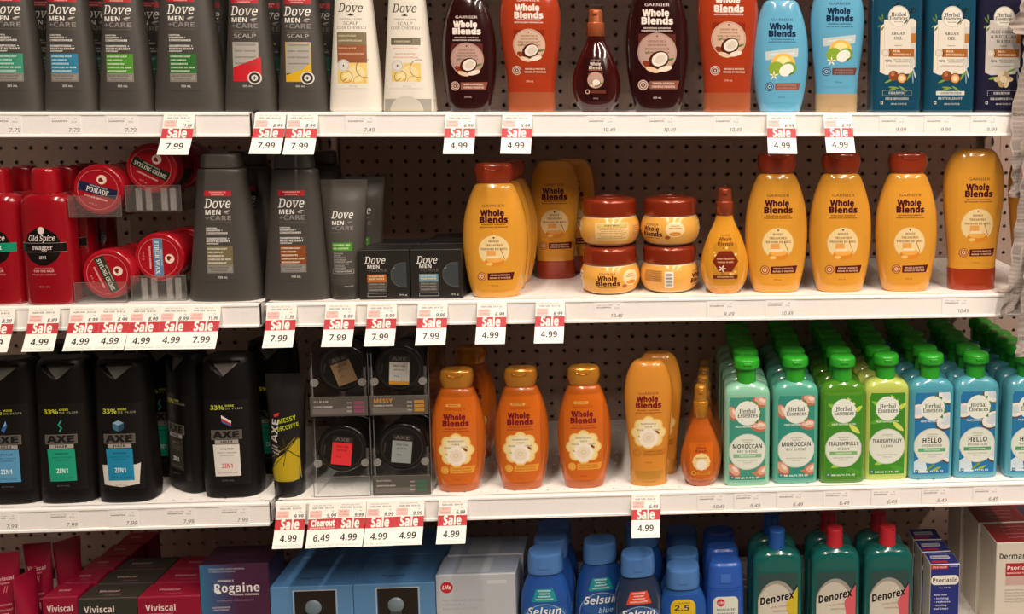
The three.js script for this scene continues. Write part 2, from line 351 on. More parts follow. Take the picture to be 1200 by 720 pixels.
ticket(0, 0.500, '9.99', flatTag('9.99 below the navy bottle'));
ticket(1, -0.0690, '10.49', flatTag('10.49 below the stacked yellow jars'));
ticket(1, 0.1010, '9.49', flatTag('9.49 below the yellow spray bottle'));
ticket(1, 0.1900, '10.49', flatTag('10.49 below the first of three matching yellow bottles'));
ticket(1, 0.4640, '10.49', flatTag('10.49 below the yellow bottle at the right end'));
ticket(2, -0.9600, '7.99', flatTag('7.99 on the third shelf at the left picture edge'));
ticket(2, -0.8750, '7.99', flatTag('7.99 below the black bottle with emerald panel'));
ticket(2, -0.7900, '7.99', flatTag('7.99 below the black bottle with white-edged blue panel'));
ticket(2, -0.7080, '7.99', flatTag('7.99 below the black bottle turned sideways'));
ticket(2, -0.6300, '7.99', flatTag('7.99 below the black bottle with white panel'));
ticket(2, 0.0860, '10.49', flatTag('10.49 below the amber spray bottle'));
ticket(2, 0.1430, '6.49', flatTag('6.49 below the first green-capped bottle'));
ticket(2, 0.2100, '6.49', flatTag('6.49 below the second green-capped bottle'));
ticket(2, 0.2830, '6.49', flatTag('6.49 below the third green-capped bottle'));
ticket(2, 0.3590, '6.49', flatTag('6.49 below the fourth green-capped bottle'));
ticket(2, 0.4390, '5.49', flatTag('below the fifth green-capped bottle'));
ticket(2, 0.5220, '6.49', flatTag('6.49 below the sixth green-capped bottle'));

// ------------------------------------------------------------------ charcoal and cream tapered bottles
const GREY = '#45423e';
const scriptWord = (g, x, y, size, col) => g.t('Dove', x, y, size, col, { font: 'serif', style: 'italic', weight: 'normal', fit: size * 2.05, stroke: col, sw: 0.25 });
const taper = (w, h) => { const a = w / 2, b = Math.min(0.026, w * 0.3); return [[0, a * 0.95, b * 0.92, 2.9], [0.003, a, b, 2.9], [h * 0.3, a * 0.9, b * 0.93, 2.7], [h * 0.6, a * 0.775, b * 0.82, 2.6], [h * 0.85, a * 0.672, b * 0.7, 2.6], [h * 0.893, a * 0.645, b * 0.66, 2.6], [h * 0.906, a * 0.52, b * 0.56, 2.6]]; };
function menPrint(top, size, accent, mode) {
  return print(46, top - 30 + 2, 30, GREY, (g) => {
    const W = '#efece6', k = size;
    g.r(-19, 158 * k, 19, 166 * k, '#b3242f'); g.t('COMPARABLE TO', 0, 163.5 * k, 2.6, '#f0c8c4', { fit: 24 }); g.t('STRENGTH', 0, 160 * k, 2.6, '#f0c8c4', { fit: 18 });
    scriptWord(g, 0, 147 * k, 18.5, W);
    g.t('MEN', -19, 134 * k, 9.6, W, { align: 'left', fit: 24 }); g.leaf(8, 134 * k, 10, 2.6, -0.25, '#bdb8b0'); g.leaf(8.5, 133 * k, 7, 2, 0.15, '#8f8a84');
    g.t('+CARE', 0, 125.5 * k, 9.4, '#8a8680', { fit: 38 }); g.l([[-18, 119 * k], [18, 119 * k]], '#77736d', 0.4);
    if (mode === 'scalp') {
      g.t('DERMA + CARE', 0, 116 * k, 3, '#8b8781', { fit: 30, weight: 'normal' }); g.t('SCALP', 0, 111 * k, 7, '#b9b5ae', { weight: 'normal', fit: 32 });
      g.r(-18, 56, 18, 101, '#aaa59e'); g.p(accent === '#c8202b' ? [[-18, 44], [21, 44], [21, 80], [8, 74], [-18, 64]] : [[-18, 44], [17, 44], [17, 72], [6, 62], [-18, 53]], accent);
      if (accent !== '#c8202b') { g.b(-18, 44, 17, 101, accent, 1); }
      for (let i = 0; i < 4; i++) { g.t(['STRENGTHENING', 'SHAMPOO + CONDITIONER', 'FORTIFIANT', 'SHAMPOOING'][i], 0, 97 - i * 9, 3.2, '#5d5954', { fit: 30 }); }
      g.o(12, 49, 9.5, '#d8d4cd'); g.o(12, 49, 7.6, '#2a2927'); g.o(12, 49, 4.6, '#d8d4cd'); g.p([[12, 52], [13.2, 50], [15, 49], [13.2, 48], [12, 46], [10.8, 48], [9, 49], [10.8, 50]], '#2a2927');
      g.t('355 mL', 2, 37, 4, '#c9c5be', { fit: 14 });
    } else {
      const yb = mode === 'big' ? 107 : 107;
      g.t('FORTIFYING', -18, yb + 2.5, 2.8, W, { align: 'left', fit: 16 }); g.t('SHAMPOO +', -18, yb - 1, 3.6, W, { align: 'left', fit: 24 }); g.t('CONDITIONER', -18, yb - 5, 3.8, W, { align: 'left', fit: 31 });
      g.t('SHAMPOOING +', -18, yb - 13, 3.8, W, { align: 'left', fit: 33 }); g.t('REVITALISANT', -18, yb - 17, 3.8, W, { align: 'left', fit: 34 }); g.t('FORTIFIANT', -18, yb - 20.5, 2.8, W, { align: 'left', fit: 18 });
      g.r(-18, 55, 19, 83, accent);
      for (let i = 0; i < 5; i++) g.t(['HYDRATING SCALP', 'CARE COMPLEX', 'INVIGORATES', 'COMPLEXE DE SOIN', 'REVIGORANT'][i], -16.5, 79 - i * 5.2, 3.4, '#e9eee6', { align: 'left', fit: [28, 22, 24, 33, 27][i] });
      g.r(-18, 43, 19, 55, '#8f8b84'); g.b(-17, 44.5, 18, 53.5, '#57544f', 0.5); g.t('MICRO MOISTURE', -1, 51, 3, '#4a4743', { fit: 28 }); g.t('TECHNOLOGIE', -1, 47, 3, '#4a4743', { fit: 24 });
      g.t(mode === 'big' ? '750 mL' : '355 mL', 4, 36.5, 4.4, '#cfccc5', { fit: 14 });
    }
  });
}
function taperBottle(name, label, w, h, pos, turn, body, tex, group, capHex = body, rough = 0.42) {
  const t = thing(name, label, 'bottle', pos, turn, group), P = taper(w, h), key = 'taper' + w + '_' + h;
  part('body', memo(key, () => loft(P)), plastic(body, rough), t);
  const a = w / 2;
  part('cap', memo(key + 'c', () => loft([[h * 0.9075, a * 0.55, 0.0165, 3], [h * 0.915, a * 0.56, 0.017, 3], [h * 0.985, a * 0.535, 0.016, 3], [h, a * 0.49, 0.0145, 3]])), plastic(capHex, rough), t);
  if (tex) { const y1 = (tex.y0 + tex.h) * MM; part('label', film(P, -tex.w / 2 * MM, tex.w / 2 * MM, tex.y0 * MM, Math.min(y1, h * 0.9)), tex.mat, t); }
  return t;
}
const lab = (w, h, y0, tex, rough = 0.42) => ({ w, h, y0, mat: inked(tex, rough) });
const menLab = (k, top, acc, mode) => lab(46, top - 28, 30, menPrint(top, k, acc, mode));
{
  const Y = SHELF[0], z = 0.302, h = 0.2, G = 'charcoal bottles on the top shelf';
  const N = 'charcoal tapered wash bottle with';
  const a = taperBottle('wash_bottle', `${N} a teal square, at the left end of the top shelf`, 0.0735, h, [-0.9130, Y, z], 0.02, GREY, menLab(0.992, 180, '#3c8f74', 'std'), G);
  taperBottle('wash_bottle', `${N} a blue square, second on the top shelf`, 0.0735, h, [-0.8375, Y, z], 0.0, GREY, menLab(0.992, 180, '#2a7d9e', 'std'), G);
  taperBottle('wash_bottle', `${N} a green square, the smaller one, third on the top shelf`, 0.0745, h, [-0.7618, Y, z], 0.0, GREY, menLab(0.992, 180, '#4b8f2a', 'std'), G);
  taperBottle('wash_bottle', 'widest charcoal tapered bottle with a dark green square on the top shelf', 0.099, 0.2174, [-0.6742, Y, z - 0.004], 0.0, GREY, menLab(0.992, 180, '#2d6b2c', 'big'), G);
  taperBottle('wash_bottle', `${N} a slanted red panel and round badge`, 0.0745, h, [-0.5863, Y, z], 0.0, GREY, menLab(0.992, 180, '#c8202b', 'scalp'), G);
  taperBottle('wash_bottle', `${N} a slanted yellow panel and round badge`, 0.0715, h, [-0.5124, Y, z], 0.0, GREY, menLab(0.992, 180, '#d9ac1e', 'scalp'), G);
  const B = ['teal-square', 'blue-square', 'smaller green-square', 'widest', 'red-panel', 'yellow-panel'];
  [-0.913, -0.8375, -0.7618, -0.674, -0.5863, -0.5124].forEach((x, i) => dup(a, [x + 0.004, Y, 0.235], 0.03, `charcoal bottle hidden in shade behind the ${B[i]} bottle of the top shelf`));
  // second shelf
  const Y2 = SHELF[1], G2 = 'charcoal bottles on the second shelf';
  const b1 = taperBottle('wash_bottle', 'large charcoal tapered bottle with a tan square on the second shelf', 0.1045, 0.2174, [-0.6376, Y2, 0.298], 0, GREY, menLab(0.99, 176, '#74694a', 'big'), G2);
  taperBottle('wash_bottle', 'large charcoal tapered bottle with an orange-brown square beside the tube', 0.1, 0.2167, [-0.5327, Y2, 0.298], 0, GREY, menLab(0.99, 176, '#86481e', 'big'), G2);
  dup(b1, [-0.632, Y2, 0.225], 0, 'charcoal bottle in shade behind the large tan-square bottle');
  dup(b1, [-0.5262, Y2, 0.222], 0, 'charcoal bottle in shade behind the large orange-brown-square bottle');
  // cream pair
  const cream = (second) => lab(46, 145, 34, print(46, 145, 34, '#e4dfd3', (g) => {
    const K = '#2b2927'; scriptWord(g, 0, 150, 17, K); g.leaf(-5, 139.5, 10, 2.2, 0, K); g.o(0, 140.5, 1.6, K);
    g.t('DERMA + CARE', 0, 134, 3.4, '#6d6962', { weight: 'normal', fit: 32 }); g.t('SCALP', 0, 128, 6, '#6d6962', { weight: 'normal', fit: 22 }); g.t('CUIR CHEVELU', 0, 121.5, 5.4, '#6d6962', { weight: 'normal', fit: 42 });
    if (!second) { g.r(-21, 97, 21, 115, '#7d7355'); g.r(-21, 71, 21, 97, '#96593a'); ['DRYNESS & ITCH RELIEF', 'SHAMPOO ANTIPELLICULAIRE', 'SOULAGE', 'DEMANGEAISONS'].forEach((s, i) => g.t(s, -19, [110, 103, 92, 84][i], 3.2, i < 2 ? '#d9d2b9' : '#e3b99d', { align: 'left', fit: [26, 34, 26, 36][i] })); }
    else { g.r(-21, 97, 21, 107, '#6c6550'); g.r(10, 98, 20, 106, '#857d62'); g.t('CONDITIONER', -4, 102, 3.6, '#ddd7c4', { fit: 24 }); g.t('DRYNESS & ITCH RELIEF', 0, 92, 3, '#d98d6a', { fit: 36 }); g.t('REVITALISANT', 0, 84, 3, '#d98d6a', { fit: 30 }); g.t('SOULAGE SECHERESSE', 0, 79, 3, '#d98d6a', { fit: 36 }); }
    const yt = 71, yb = second ? 44 : 41; g.r(-21, yb, 21, yt, '#e6c877');
    g.o(6, 55, 12, '#ecd9a2'); g.ring(19, 63, 13, '#7d5a34', 0.9); g.ring(-8, 51, 8.5, '#9c7a3c', 0.9); g.o(-8, 51, 5, '#f0dfa8'); g.ring(10, 44, 8, '#c49a4c', 0.8); g.leaf(-14, 44, 10, 1.6, -0.6, '#a5803c');
    g.r(-23, 34, 23, yb, '#e4dfd3'); g.r(21, yb, 23, yt, '#e4dfd3');
    g.o(-12, 67, 9, '#dcd8d0'); g.ring(-12, 67, 7.4, '#a8a49c', 0.6); g.p([[-12, 69], [-10.6, 67], [-12, 65], [-13.4, 67]], '#4a4743');
    g.t('355 mL', 1, 37, 3.4, '#a39e95', { weight: 'normal', fit: 12 });
  }), 0.35);
  taperBottle('scalp_bottle', 'cream tapered bottle with olive and brown panels', 0.0765, 0.2, [-0.4365, Y, z], 0, '#e4dfd3', cream(false), 'cream bottles', '#d9d5cc', 0.33);
  const c2 = taperBottle('scalp_bottle', 'cream bottle standing on a frosted grey cap with one olive strip', 0.0757, 0.2, [-0.3599, Y, z], 0, '#e4dfd3', cream(true), 'cream bottles', '#d9d5cc', 0.33);
  const P = taper(0.0757, 0.2); part('foot_cap', film(P, (y) => -0.0375, (y) => 0.0375, 0.0005, 0.019, 0.0006), plastic('#a5a29b', 0.3), c2);
  { const q = (y) => 0.024 * Math.sqrt(Math.max(0.0004, 1 - (y / 0.0232) ** 2)); part('flip_tab', film(P, (y) => -q(y), q, 0.0008, 0.0230, 0.0012), plastic('#cdc8ba', 0.3), c2); }
}
// charcoal tube
function tube(name, label, w, h, d, capH, pos, turn, hex, capHex, tex, group) {
  const t = thing(name, label, 'tube', pos, turn, group), a = w / 2, c = Math.min(d, a * 0.72);
  const P = [[capH, c * 1.02, d, 2.1], [capH + 0.006, c * 1.04, d * 1.02, 2.1], [h * 0.5, (a + c) / 2 * 1.0, d * 0.85, 2.1], [h * 0.8, a * 0.95, d * 0.42, 2.1], [h * 0.93, a, 0.0022, 2.3], [h, a, 0.0012, 2.6]];
  const key = 'tube' + [w, h, d, capH];
  part('body', memo(key, () => loft(P)), plastic(hex, 0.36), t);
  part('cap', memo(key + 'c', () => loft([[0, c * 0.97, d * 0.95, 2.2], [0.002, c, d * 0.98, 2.2], [capH - 0.002, c * 1.01, d, 2.2], [capH, c * 0.98, d * 0.96, 2.2]])), plastic(capHex, 0.3), t);
  if (tex) part('label', film(P, -tex.w / 2 * MM, tex.w / 2 * MM, tex.y0 * MM, (tex.y0 + tex.h) * MM), tex.mat, t);
  return t;
}
{
  const L = lab(40, 105, 36, print(40, 105, 36, '#4b4843', (g) => {
    const W = '#e6e3dc'; scriptWord(g, 0, 127, 15.5, W); g.t('MEN', -16, 115, 8.4, W, { align: 'left', fit: 19 }); g.leaf(6, 115, 9, 2.2, -0.2, '#7d7973'); g.t('+CARE', 0, 107.5, 8, '#85817b', { fit: 33 });
    g.l([[-15, 101], [0, 101]], '#777', 0.4);
    g.r(-15, 74, 14, 86, '#4e8f2b'); g.t('CONTROL GEL', -1, 82.5, 3.4, '#dfeccf', { fit: 25 }); g.t('GEL CONTROLE', -2, 77.6, 3.4, '#dfeccf', { fit: 22 });
    for (let i = 0; i < 8; i++) g.t(['MEDIUM', 'HOLD', 'FIXATION', 'MOYENNE', 'HYDRATES HAIR', 'HYDRATE LES', 'CHEVEUX', 'FORTIFIE'][i], -13, 70 - i * 3.1, 2.7, '#c9c6bf', { align: 'left', fit: [14, 11, 18, 18, 26, 22, 16, 18][i], weight: 'normal' });
    g.b(-15, 40, 15, 46, '#b5b2ab', 0.5); g.t('FORTIFYING', 0, 43, 3, '#c9c6bf', { fit: 25 }); 
  }));
  const t1 = tube('hair_gel_tube', 'charcoal crimped tube with green strip standing on its cap', 0.068, 0.1786, 0.0235, 0.022, [-0.4623, SHELF[1], 0.299], 0.03, '#4b4843', '#3e3c38', L, 'charcoal tubes');
  dup(t1, [-0.452, SHELF[1], 0.245], 0, 'charcoal tube in shade behind the front charcoal tube');
}
// cartons
function carton(name, label, w, h, d, pos, turn, hex, front, group, top, topHex) {
  const t = thing(name, label, 'box', pos, turn, group);
  part('body', memo('carton' + [w, h, d], () => box(w, h, d, 0, h / 2, 0, 0.0012)), plastic(hex, 0.4), t);
  if (front) part('printed_front', memo('cf' + [w, h, d], () => sheet(w - 0.002, h - 0.002, 0, h / 2, d / 2 + 0.0003)), front, t);
  if (top) part('printed_top', memo('ct' + [w, h, d], () => { const g = sheet(w - 0.002, d - 0.002); g.rotateX(-Math.PI / 2); g.translate(0, h + 0.0003, 0); return g; }), top, t);
  return t;
}
{
  const mk = (acc) => inked(print(76, 75, 0, '#24221f', (g) => {
    const W = '#e3e0d9'; scriptWord(g, -13, 60, 15.5, W); g.t('MEN', -26, 50, 7.8, W, { align: 'left', fit: 20 }); g.t('+CARE', -10, 44, 6, '#5c5954', { fit: 30 });
    g.r(-26, 26, 3, 38, acc); g.t('SCULPTING', -12, 35, 3.2, '#e6d8c2', { fit: 24 }); g.t('HAIR PASTE', -12, 31, 3.2, '#e6d8c2', { fit: 24 }); g.r(-26, 11, 3, 26, '#4f4c47');
    for (let i = 0; i < 3; i++) g.t(['STRONG HOLD', 'MATTE FINISH', 'FIXATION FORTE'][i], -12, 23 - i * 4.4, 2.8, '#a6a29b', { fit: 24 });
    g.b(-26, 4, 3, 9, '#c9c6bf', 0.5); g.c.save(); g.c.beginPath(); g.c.roundRect(g.X(10), g.Y(56), 240, 420, 10); g.c.clip(); g.o(29, 37, 19, '#3d4144'); g.ring(29, 37, 19, '#686d70', 0.6); g.leaf(12, 46, 5, 1, -0.4, '#b5b2ab'); g.c.restore(); g.t('50 g', 28, 6, 3.4, '#b5b2ab', { fit: 12 });
  }), 0.38);
  const f1 = mk('#b3652a'), f2 = mk('#6f95a5'), Y = SHELF[1];
  const a = carton('hair_paste_box', 'small black carton with orange stripe beside the charcoal tube', 0.0745, 0.0753, 0.055, [-0.4021, Y, 0.294], 0.02, '#24221f', f1, 'black cartons');
  const b = carton('hair_paste_box', 'small black carton with blue-grey stripe beside the yellow bottle', 0.0755, 0.0753, 0.055, [-0.3256, Y, 0.294], 0.0, '#24221f', f2, 'black cartons');
  dup(a, [-0.400, Y, 0.236], 0.02, 'black carton standing behind the carton with orange stripe');
  dup(b, [-0.3235, Y, 0.236], -0.02, 'black carton standing behind the carton with blue-grey stripe');
  dup(b, [-0.322, Y, 0.178], 0.01, 'black carton standing third back behind the blue-grey striped carton');
}
// ------------------------------------------------------------------ rounded hair-care bottles with cap on top, cap below, and sprays
const bulge = (w, h) => { const a = w / 2, b = a * 0.5; return [[0, a * 0.66, b * 0.8, 2.5], [h * 0.012, a * 0.72, b * 0.88, 2.5], [h * 0.15, a * 0.865, b * 0.97, 2.4], [h * 0.35, a * 0.975, b, 2.3], [h * 0.52, a, b, 2.3], [h * 0.7, a * 0.945, b * 0.97, 2.3], [h * 0.86, a * 0.79, b * 0.88, 2.3], [h * 0.95, a * 0.655, b * 0.78, 2.4], [h * 0.985, a * 0.575, b * 0.68, 2.5], [h, a * 0.46, b * 0.55, 2.5]]; };
const upended = (w, h, c) => { const a = w / 2, b = a * 0.5; return [[c, a * 0.77, b * 0.85, 2.5], [c + (h - c) * 0.12, a * 0.795, b * 0.87, 2.4], [c + (h - c) * 0.4, a * 0.92, b * 0.95, 2.4], [c + (h - c) * 0.66, a, b, 2.3], [c + (h - c) * 0.82, a * 0.945, b * 0.96, 2.3], [c + (h - c) * 0.93, a * 0.79, b * 0.85, 2.3], [c + (h - c) * 0.98, a * 0.64, b * 0.7, 2.4], [h, a * 0.5, b * 0.5, 2.4]]; };
const fluid = (hex, rough = 0.16) => plastic(hex, rough, { clearcoat: 0.9, clearcoatRoughness: 0.04 });
const amberMat = new THREE.MeshPhysicalMaterial({ color: '#cf6616', roughness: 0.3, transmission: 0.25, thickness: 0, clearcoat: 1, clearcoatRoughness: 0.08 });
// the front print shared by the whole family; y in millimetres, k scales it about the foot
function blendPrint(o) {
  return print(o.w, o.h, o.y0, o.bg, (g) => {
    const k = o.k ?? 1, ink = o.ink, Y = o.Y;                     // Y: heights of maker, word 1, word 2, lines, emblem, badge, volume
    if (o.strip) { g.r(-14, Y[0] + 2, 8, Y[0] + 6, o.strip); g.t('NOUVEAU', -3, Y[0] + 4, 2.4, o.ink, { fit: 16 }); g.t('GARNIER', 0, Y[0] - 2.5, 5.2 * k, o.soft ?? ink, { fit: 34 * k, weight: 'normal' }); }
    else g.t('GARNIER', 0, Y[0], 5.6 * k, ink, { fit: 35 * k, weight: 'normal' });
    g.t('Whole', -1.5 * k, Y[1], 12.8 * k, ink, { fit: 37 * k, stroke: ink, sw: 1 }); g.t('Blends', 0, Y[2], 12.8 * k, ink, { fit: 45 * k, stroke: ink, sw: 1 });
    g.t(o.cond ? 'REPAIRING CONDITIONER' : 'REPAIRING SHAMPOO', 0, Y[3] + 1.8, 3 * k, ink, { fit: 38 * k }); g.t(o.cond ? 'REVITALISANT REPARATEUR' : 'SHAMPOOING REPARATEUR', 0, Y[3] - 2, 3 * k, ink, { fit: 44 * k });
    const e = Y[4], r = o.r;
    if (o.kind === 'honey') {
      g.ring(0, e, r, '#dba03e', 1); g.o(0, e, r - 1.4, '#eed39a'); g.p([[-2, e + r - 4], [2, e + r - 4], [0, e + r - 7]], ink);
      ['HONEY', 'TREASURES', 'TRESORS DE MIEL'].forEach((s, i) => g.t(s, 0, e + r * (0.56 - i * 0.24), 4.1 * k, '#5b2a18', { font: 'serif', fit: [17, 27, 42][i] * k }));
      g.r(-r * 0.45, e - r * 0.45, r * 0.1, e - r * 0.02, '#e9a758', 1); g.o(r * 0.02, e - r * 0.72, r * 0.62, '#df8a2c', r * 0.3); g.o(r * 0.02, e - r * 0.6, r * 0.5, '#f0b054', r * 0.16); g.r(-r * 0.42, e - r * 0.5, r * 0.3, e - r * 0.34, '#f6dcb2', 1); g.l([[r * 0.38, e + r * 0.1], [r * 0.66, e - r * 0.6]], '#9a5a26', 0.9); g.o(-r * 0.3, e - r * 0.86, r * 0.2, '#f3c777', r * 0.1);
    } else if (o.kind === 'coco') {
      g.r(-r * 0.95, e - r * 0.2, r * 0.95, e + r * 0.95, o.patch); g.o(0, e, r, o.disc); g.ring(0, e, r - 1.4, '#8d5b4b', 0.35); g.p([[-1.6, e + r - 4], [1.6, e + r - 4], [0, e + r - 6.6]], '#40221a');
      ['COCONUT OIL &', 'COCOA BUTTER', 'HUILE DE COCO ET', 'BEURRE DE CACAO'].forEach((s, i) => g.t(s, 0, e + r * (0.56 - i * 0.19), 3.3 * k, '#5b3a30', { font: 'serif', fit: [26, 27, 34, 34][i] * k }));
      g.leaf(-r * 0.55, e - r * 0.1, 7 * k, 2.4 * k, -0.9, '#6d8a45'); g.leaf(r * 0.5, e - r * 0.42, 11 * k, 3.6 * k, -0.35, '#5c7c38');
      g.o(-r * 0.45, e - r * 0.62, r * 0.34, '#8c3b24', r * 0.16, 0.5); g.o(r * 0.08, e - r * 0.38, r * 0.54, '#4a2417', r * 0.44, -0.5); g.o(r * 0.13, e - r * 0.34, r * 0.43, '#eee5d9', r * 0.33, -0.5); g.o(r * 0.17, e - r * 0.34, r * 0.3, '#dccfc0', r * 0.22, -0.5); g.o(-r * 0.25, e - r * 0.88, r * 0.36, '#e8c9a8', r * 0.13, 0.3); g.o(r * 0.4, e - r * 0.82, r * 0.38, '#efe1d0', r * 0.14, -0.25);
    } else if (o.kind === 'blue') {
      g.p([[-27, e + r * 0.5], [27, e + r * 0.75], [26, e + r * 0.2], [-26, e - r * 0.02]].map(([x, y]) => [x * k, y + 6]), '#c5d3d2'); g.t('COCONUT WATER', 0, e + r * 0.62, 3.6 * k, '#eef4f2', { font: 'serif', fit: 40 * k, rot: -0.06 });
      g.o(2, e + 1, r * 0.75, '#f0c05a', r * 0.62); g.o(2, e + 3, r * 0.45, '#f9e6a0', r * 0.36);
      g.o(-r * 0.35, e - r * 0.3, r * 0.5, '#8cae3c', r * 0.44); g.o(r * 0.42, e - r * 0.3, r * 0.5, '#7aa03a', r * 0.42, -0.4); g.o(r * 0.28, e - r * 0.38, r * 0.48, '#f5f1e6', r * 0.36, -0.5); g.leaf(r * 0.4, e - r * 0.7, 12 * k, 3 * k, -0.5, '#558334');
      for (let i = 0; i < 5; i++) g.leaf(-r * 0.5, e - r * 0.72, 8 * k, 2.2 * k, i * 1.257 - 0.3, '#f3efd8'); g.o(-r * 0.5, e - r * 0.72, 1.6, '#e3b640');
    } else {                                                        // pale rosette with camellia
      g.flower(0, e, r * 1.06, 8, 0.3, '#efc36a'); g.flower(0, e, r * 0.97, 8, 0.3, '#f1d99b'); g.o(0, e + r * 0.25, r * 0.62, '#efe2bd');
      ['MARVELOUS', 'OILS', 'HUILES MERVEILLEUSES'].forEach((s, i) => g.t(s, 0, e + r * (0.6 - i * 0.21), 3.5 * k, '#6b5a40', { font: 'serif', fit: [27, 12, 40][i] * k }));
      g.flower(0, e - r * 0.36, r * 0.62, 10, 0.2, '#f4ead8'); g.flower(0, e - r * 0.36, r * 0.4, 8, 0.2, '#ecdcc4'); g.ring(0, e - r * 0.34, r * 0.13, '#c9ab80', 0.5); g.o(r * 0.58, e + r * 0.02, r * 0.16, '#8c4a22', r * 0.08, 0.7); g.leaf(-r * 0.7, e - r * 0.2, 6 * k, 2 * k, 0.6, '#a8a05a');
    }
    const b = Y[5], q = 7.2 * k, bx = -20 * k; g.o(bx, b, q, o.badge[0]); g.ring(bx, b, q * 0.72, o.badge[1], 0.8); g.o(bx, b, q * 0.4, o.badge[1]); g.o(bx, b, q * 0.2, o.badge[0]);
    g.p([[-11 * k, b + 5.6 * k], [31 * k, b + 6.4 * k], [28 * k, b - 5.6 * k], [-11 * k, b - 5.6 * k]], o.banner[0]);
    g.t(o.banner[2] ?? 'REPAIRS & PROTECTS', 8.5 * k, b + 2.2 * k, 3.5 * k, o.banner[1], { fit: 31 * k }); g.t(o.banner[3] ?? 'REPARE ET PROTEGE', 8.5 * k, b - 2.4 * k, 3.5 * k, o.banner[1], { fit: 33 * k });
    g.t(o.vol ?? '370 mL', 0, Y[6], 3.4 * k, ink, { fit: 12 * k, weight: 'normal' });
  });
}
function capTop(w, y0, h, hex, rough = 0.22, metal = 0) {
  const a = w / 2, b = a * 0.62;
  return { body: memo('capTop' + [w, y0, h], () => loft([[y0, a * 0.8, b * 0.8, 2.6], [y0 + h * 0.12, a * 0.9, b * 0.92, 2.6], [y0 + h * 0.5, a, b, 2.7], [y0 + h * 0.85, a * 0.95, b * 0.95, 2.8], [y0 + h * 0.96, a * 0.85, b * 0.85, 2.8], [y0 + h, a * 0.7, b * 0.68, 2.8]])),
    tab: memo('capTab' + [w, y0, h], () => { const g = new THREE.TorusGeometry(a * 0.42, 0.0011, 6, 24, Math.PI); g.scale(1, 0.42, 1); g.rotateZ(Math.PI); g.translate(0, y0 + h * 0.82, b * 0.985); return g; }), mat: plastic(hex, rough, { metalness: metal, clearcoat: 0.5, clearcoatRoughness: 0.1 }) };
}
function blendBottle(label, w, h, pos, turn, mat, capHex, tex, group, capMetal = 0) {
  const bh = h * 0.853, t = thing('shampoo_bottle', label, 'bottle', pos, turn, group), P = bulge(w, bh), c = capTop(w * 0.615, bh - 0.001, h - bh + 0.001, capHex, 0.22, capMetal);
  part('body', memo('bulge' + [w, bh], () => loft(P, 40)), mat, t);
  const cap = part('cap', c.body, c.mat, t); part('thumb_tab', c.tab, c.mat, cap);
  if (tex) part('label', film(P, -tex.w / 2 * MM, tex.w / 2 * MM, tex.y0 * MM, (tex.y0 + tex.h) * MM), tex.mat, t);
  return t;
}
function upendedBottle(label, w, h, c, pos, turn, mat, capHex, tex, group, capMetal = 0) {
  const t = thing('conditioner_bottle', label, 'bottle', pos, turn, group), P = upended(w, h, c), a = w / 2, b = a * 0.5;
  part('body', memo('upend' + [w, h, c], () => loft(P, 40)), mat, t);
  const cm = plastic(capHex, 0.25, { metalness: capMetal, clearcoat: 0.4, clearcoatRoughness: 0.1 });
  const CP = [[0, a * 0.745, b * 0.82, 2.6], [0.0015, a * 0.765, b * 0.84, 2.6], [c * 0.5, a * 0.775, b * 0.85, 2.6], [c + 0.0004, a * 0.785, b * 0.855, 2.6]];
  const cap = part('cap', memo('upcap' + [w, h, c], () => loft(CP, 40)), cm, t);
  part('flip_tab', memo('uptab' + [w, h, c], () => film(CP, -a * 0.3, a * 0.3, 0.0008, c * 0.28, 0.0009, 8, 4)), cm, cap);
  if (tex) part('label', film(P, -tex.w / 2 * MM, tex.w / 2 * MM, tex.y0 * MM, (tex.y0 + tex.h) * MM), tex.mat, t);
  return t;
}
function sprayBottle(label, w, h, pos, turn, mat, pumpHex, tex, group, neck = 0.73) {
  const t = thing('spray_bottle', label, 'bottle', pos, turn, group), a = w / 2, b = a * 0.62, n = h * neck;
  const P = [[0, a * 0.5, b * 0.6, 2.3], [n * 0.015, a * 0.6, b * 0.7, 2.3], [n * 0.13, a * 0.87, b * 0.92, 2.2], [n * 0.33, a, b, 2.2], [n * 0.5, a * 0.94, b * 0.96, 2.2], [n * 0.72, a * 0.7, b * 0.8, 2.1], [n * 0.9, a * 0.43, b * 0.56, 2.05], [n, a * 0.33, a * 0.33, 2]];
  part('body', memo('drop' + [w, h, neck], () => loft(P, 40)), mat, t);
  const r = a * 0.36, pm = plastic(pumpHex, 0.25, { metalness: 0.35 });
  const top = h - n;
  const pump = part('pump', memo('pump' + [w, h, neck], () => merge([lathe([[0, 0], [r, 0], [r, top * 0.42], [r * 0.97, top * 0.44], [r * 0.84, top * 0.46], [r * 0.8, top * 0.8], [r * 0.62, top * 0.9], [0, top * 0.9]]).translate(0, n - 0.001, 0), box(r * 0.5, top * 0.1, r * 0.8, 0, n + top * 0.72, r * 0.55, 0.001)])), pm, t);
  part('overcap', memo('over' + [w, h, neck], () => lathe([[r * 0.99, 0], [r * 0.99, top * 0.1], [r * 0.9, top * 0.55], [r * 0.84, top * 0.57], [0, top * 0.575]]).translate(0, n + top * 0.43, 0)), clear, pump);
  if (tex) part('label', film(P, -tex.w / 2 * MM, tex.w / 2 * MM, tex.y0 * MM, (tex.y0 + tex.h) * MM), tex.mat, t);
  return t;
}
const RIB = ['#5b1a14', '#e7b98c'];
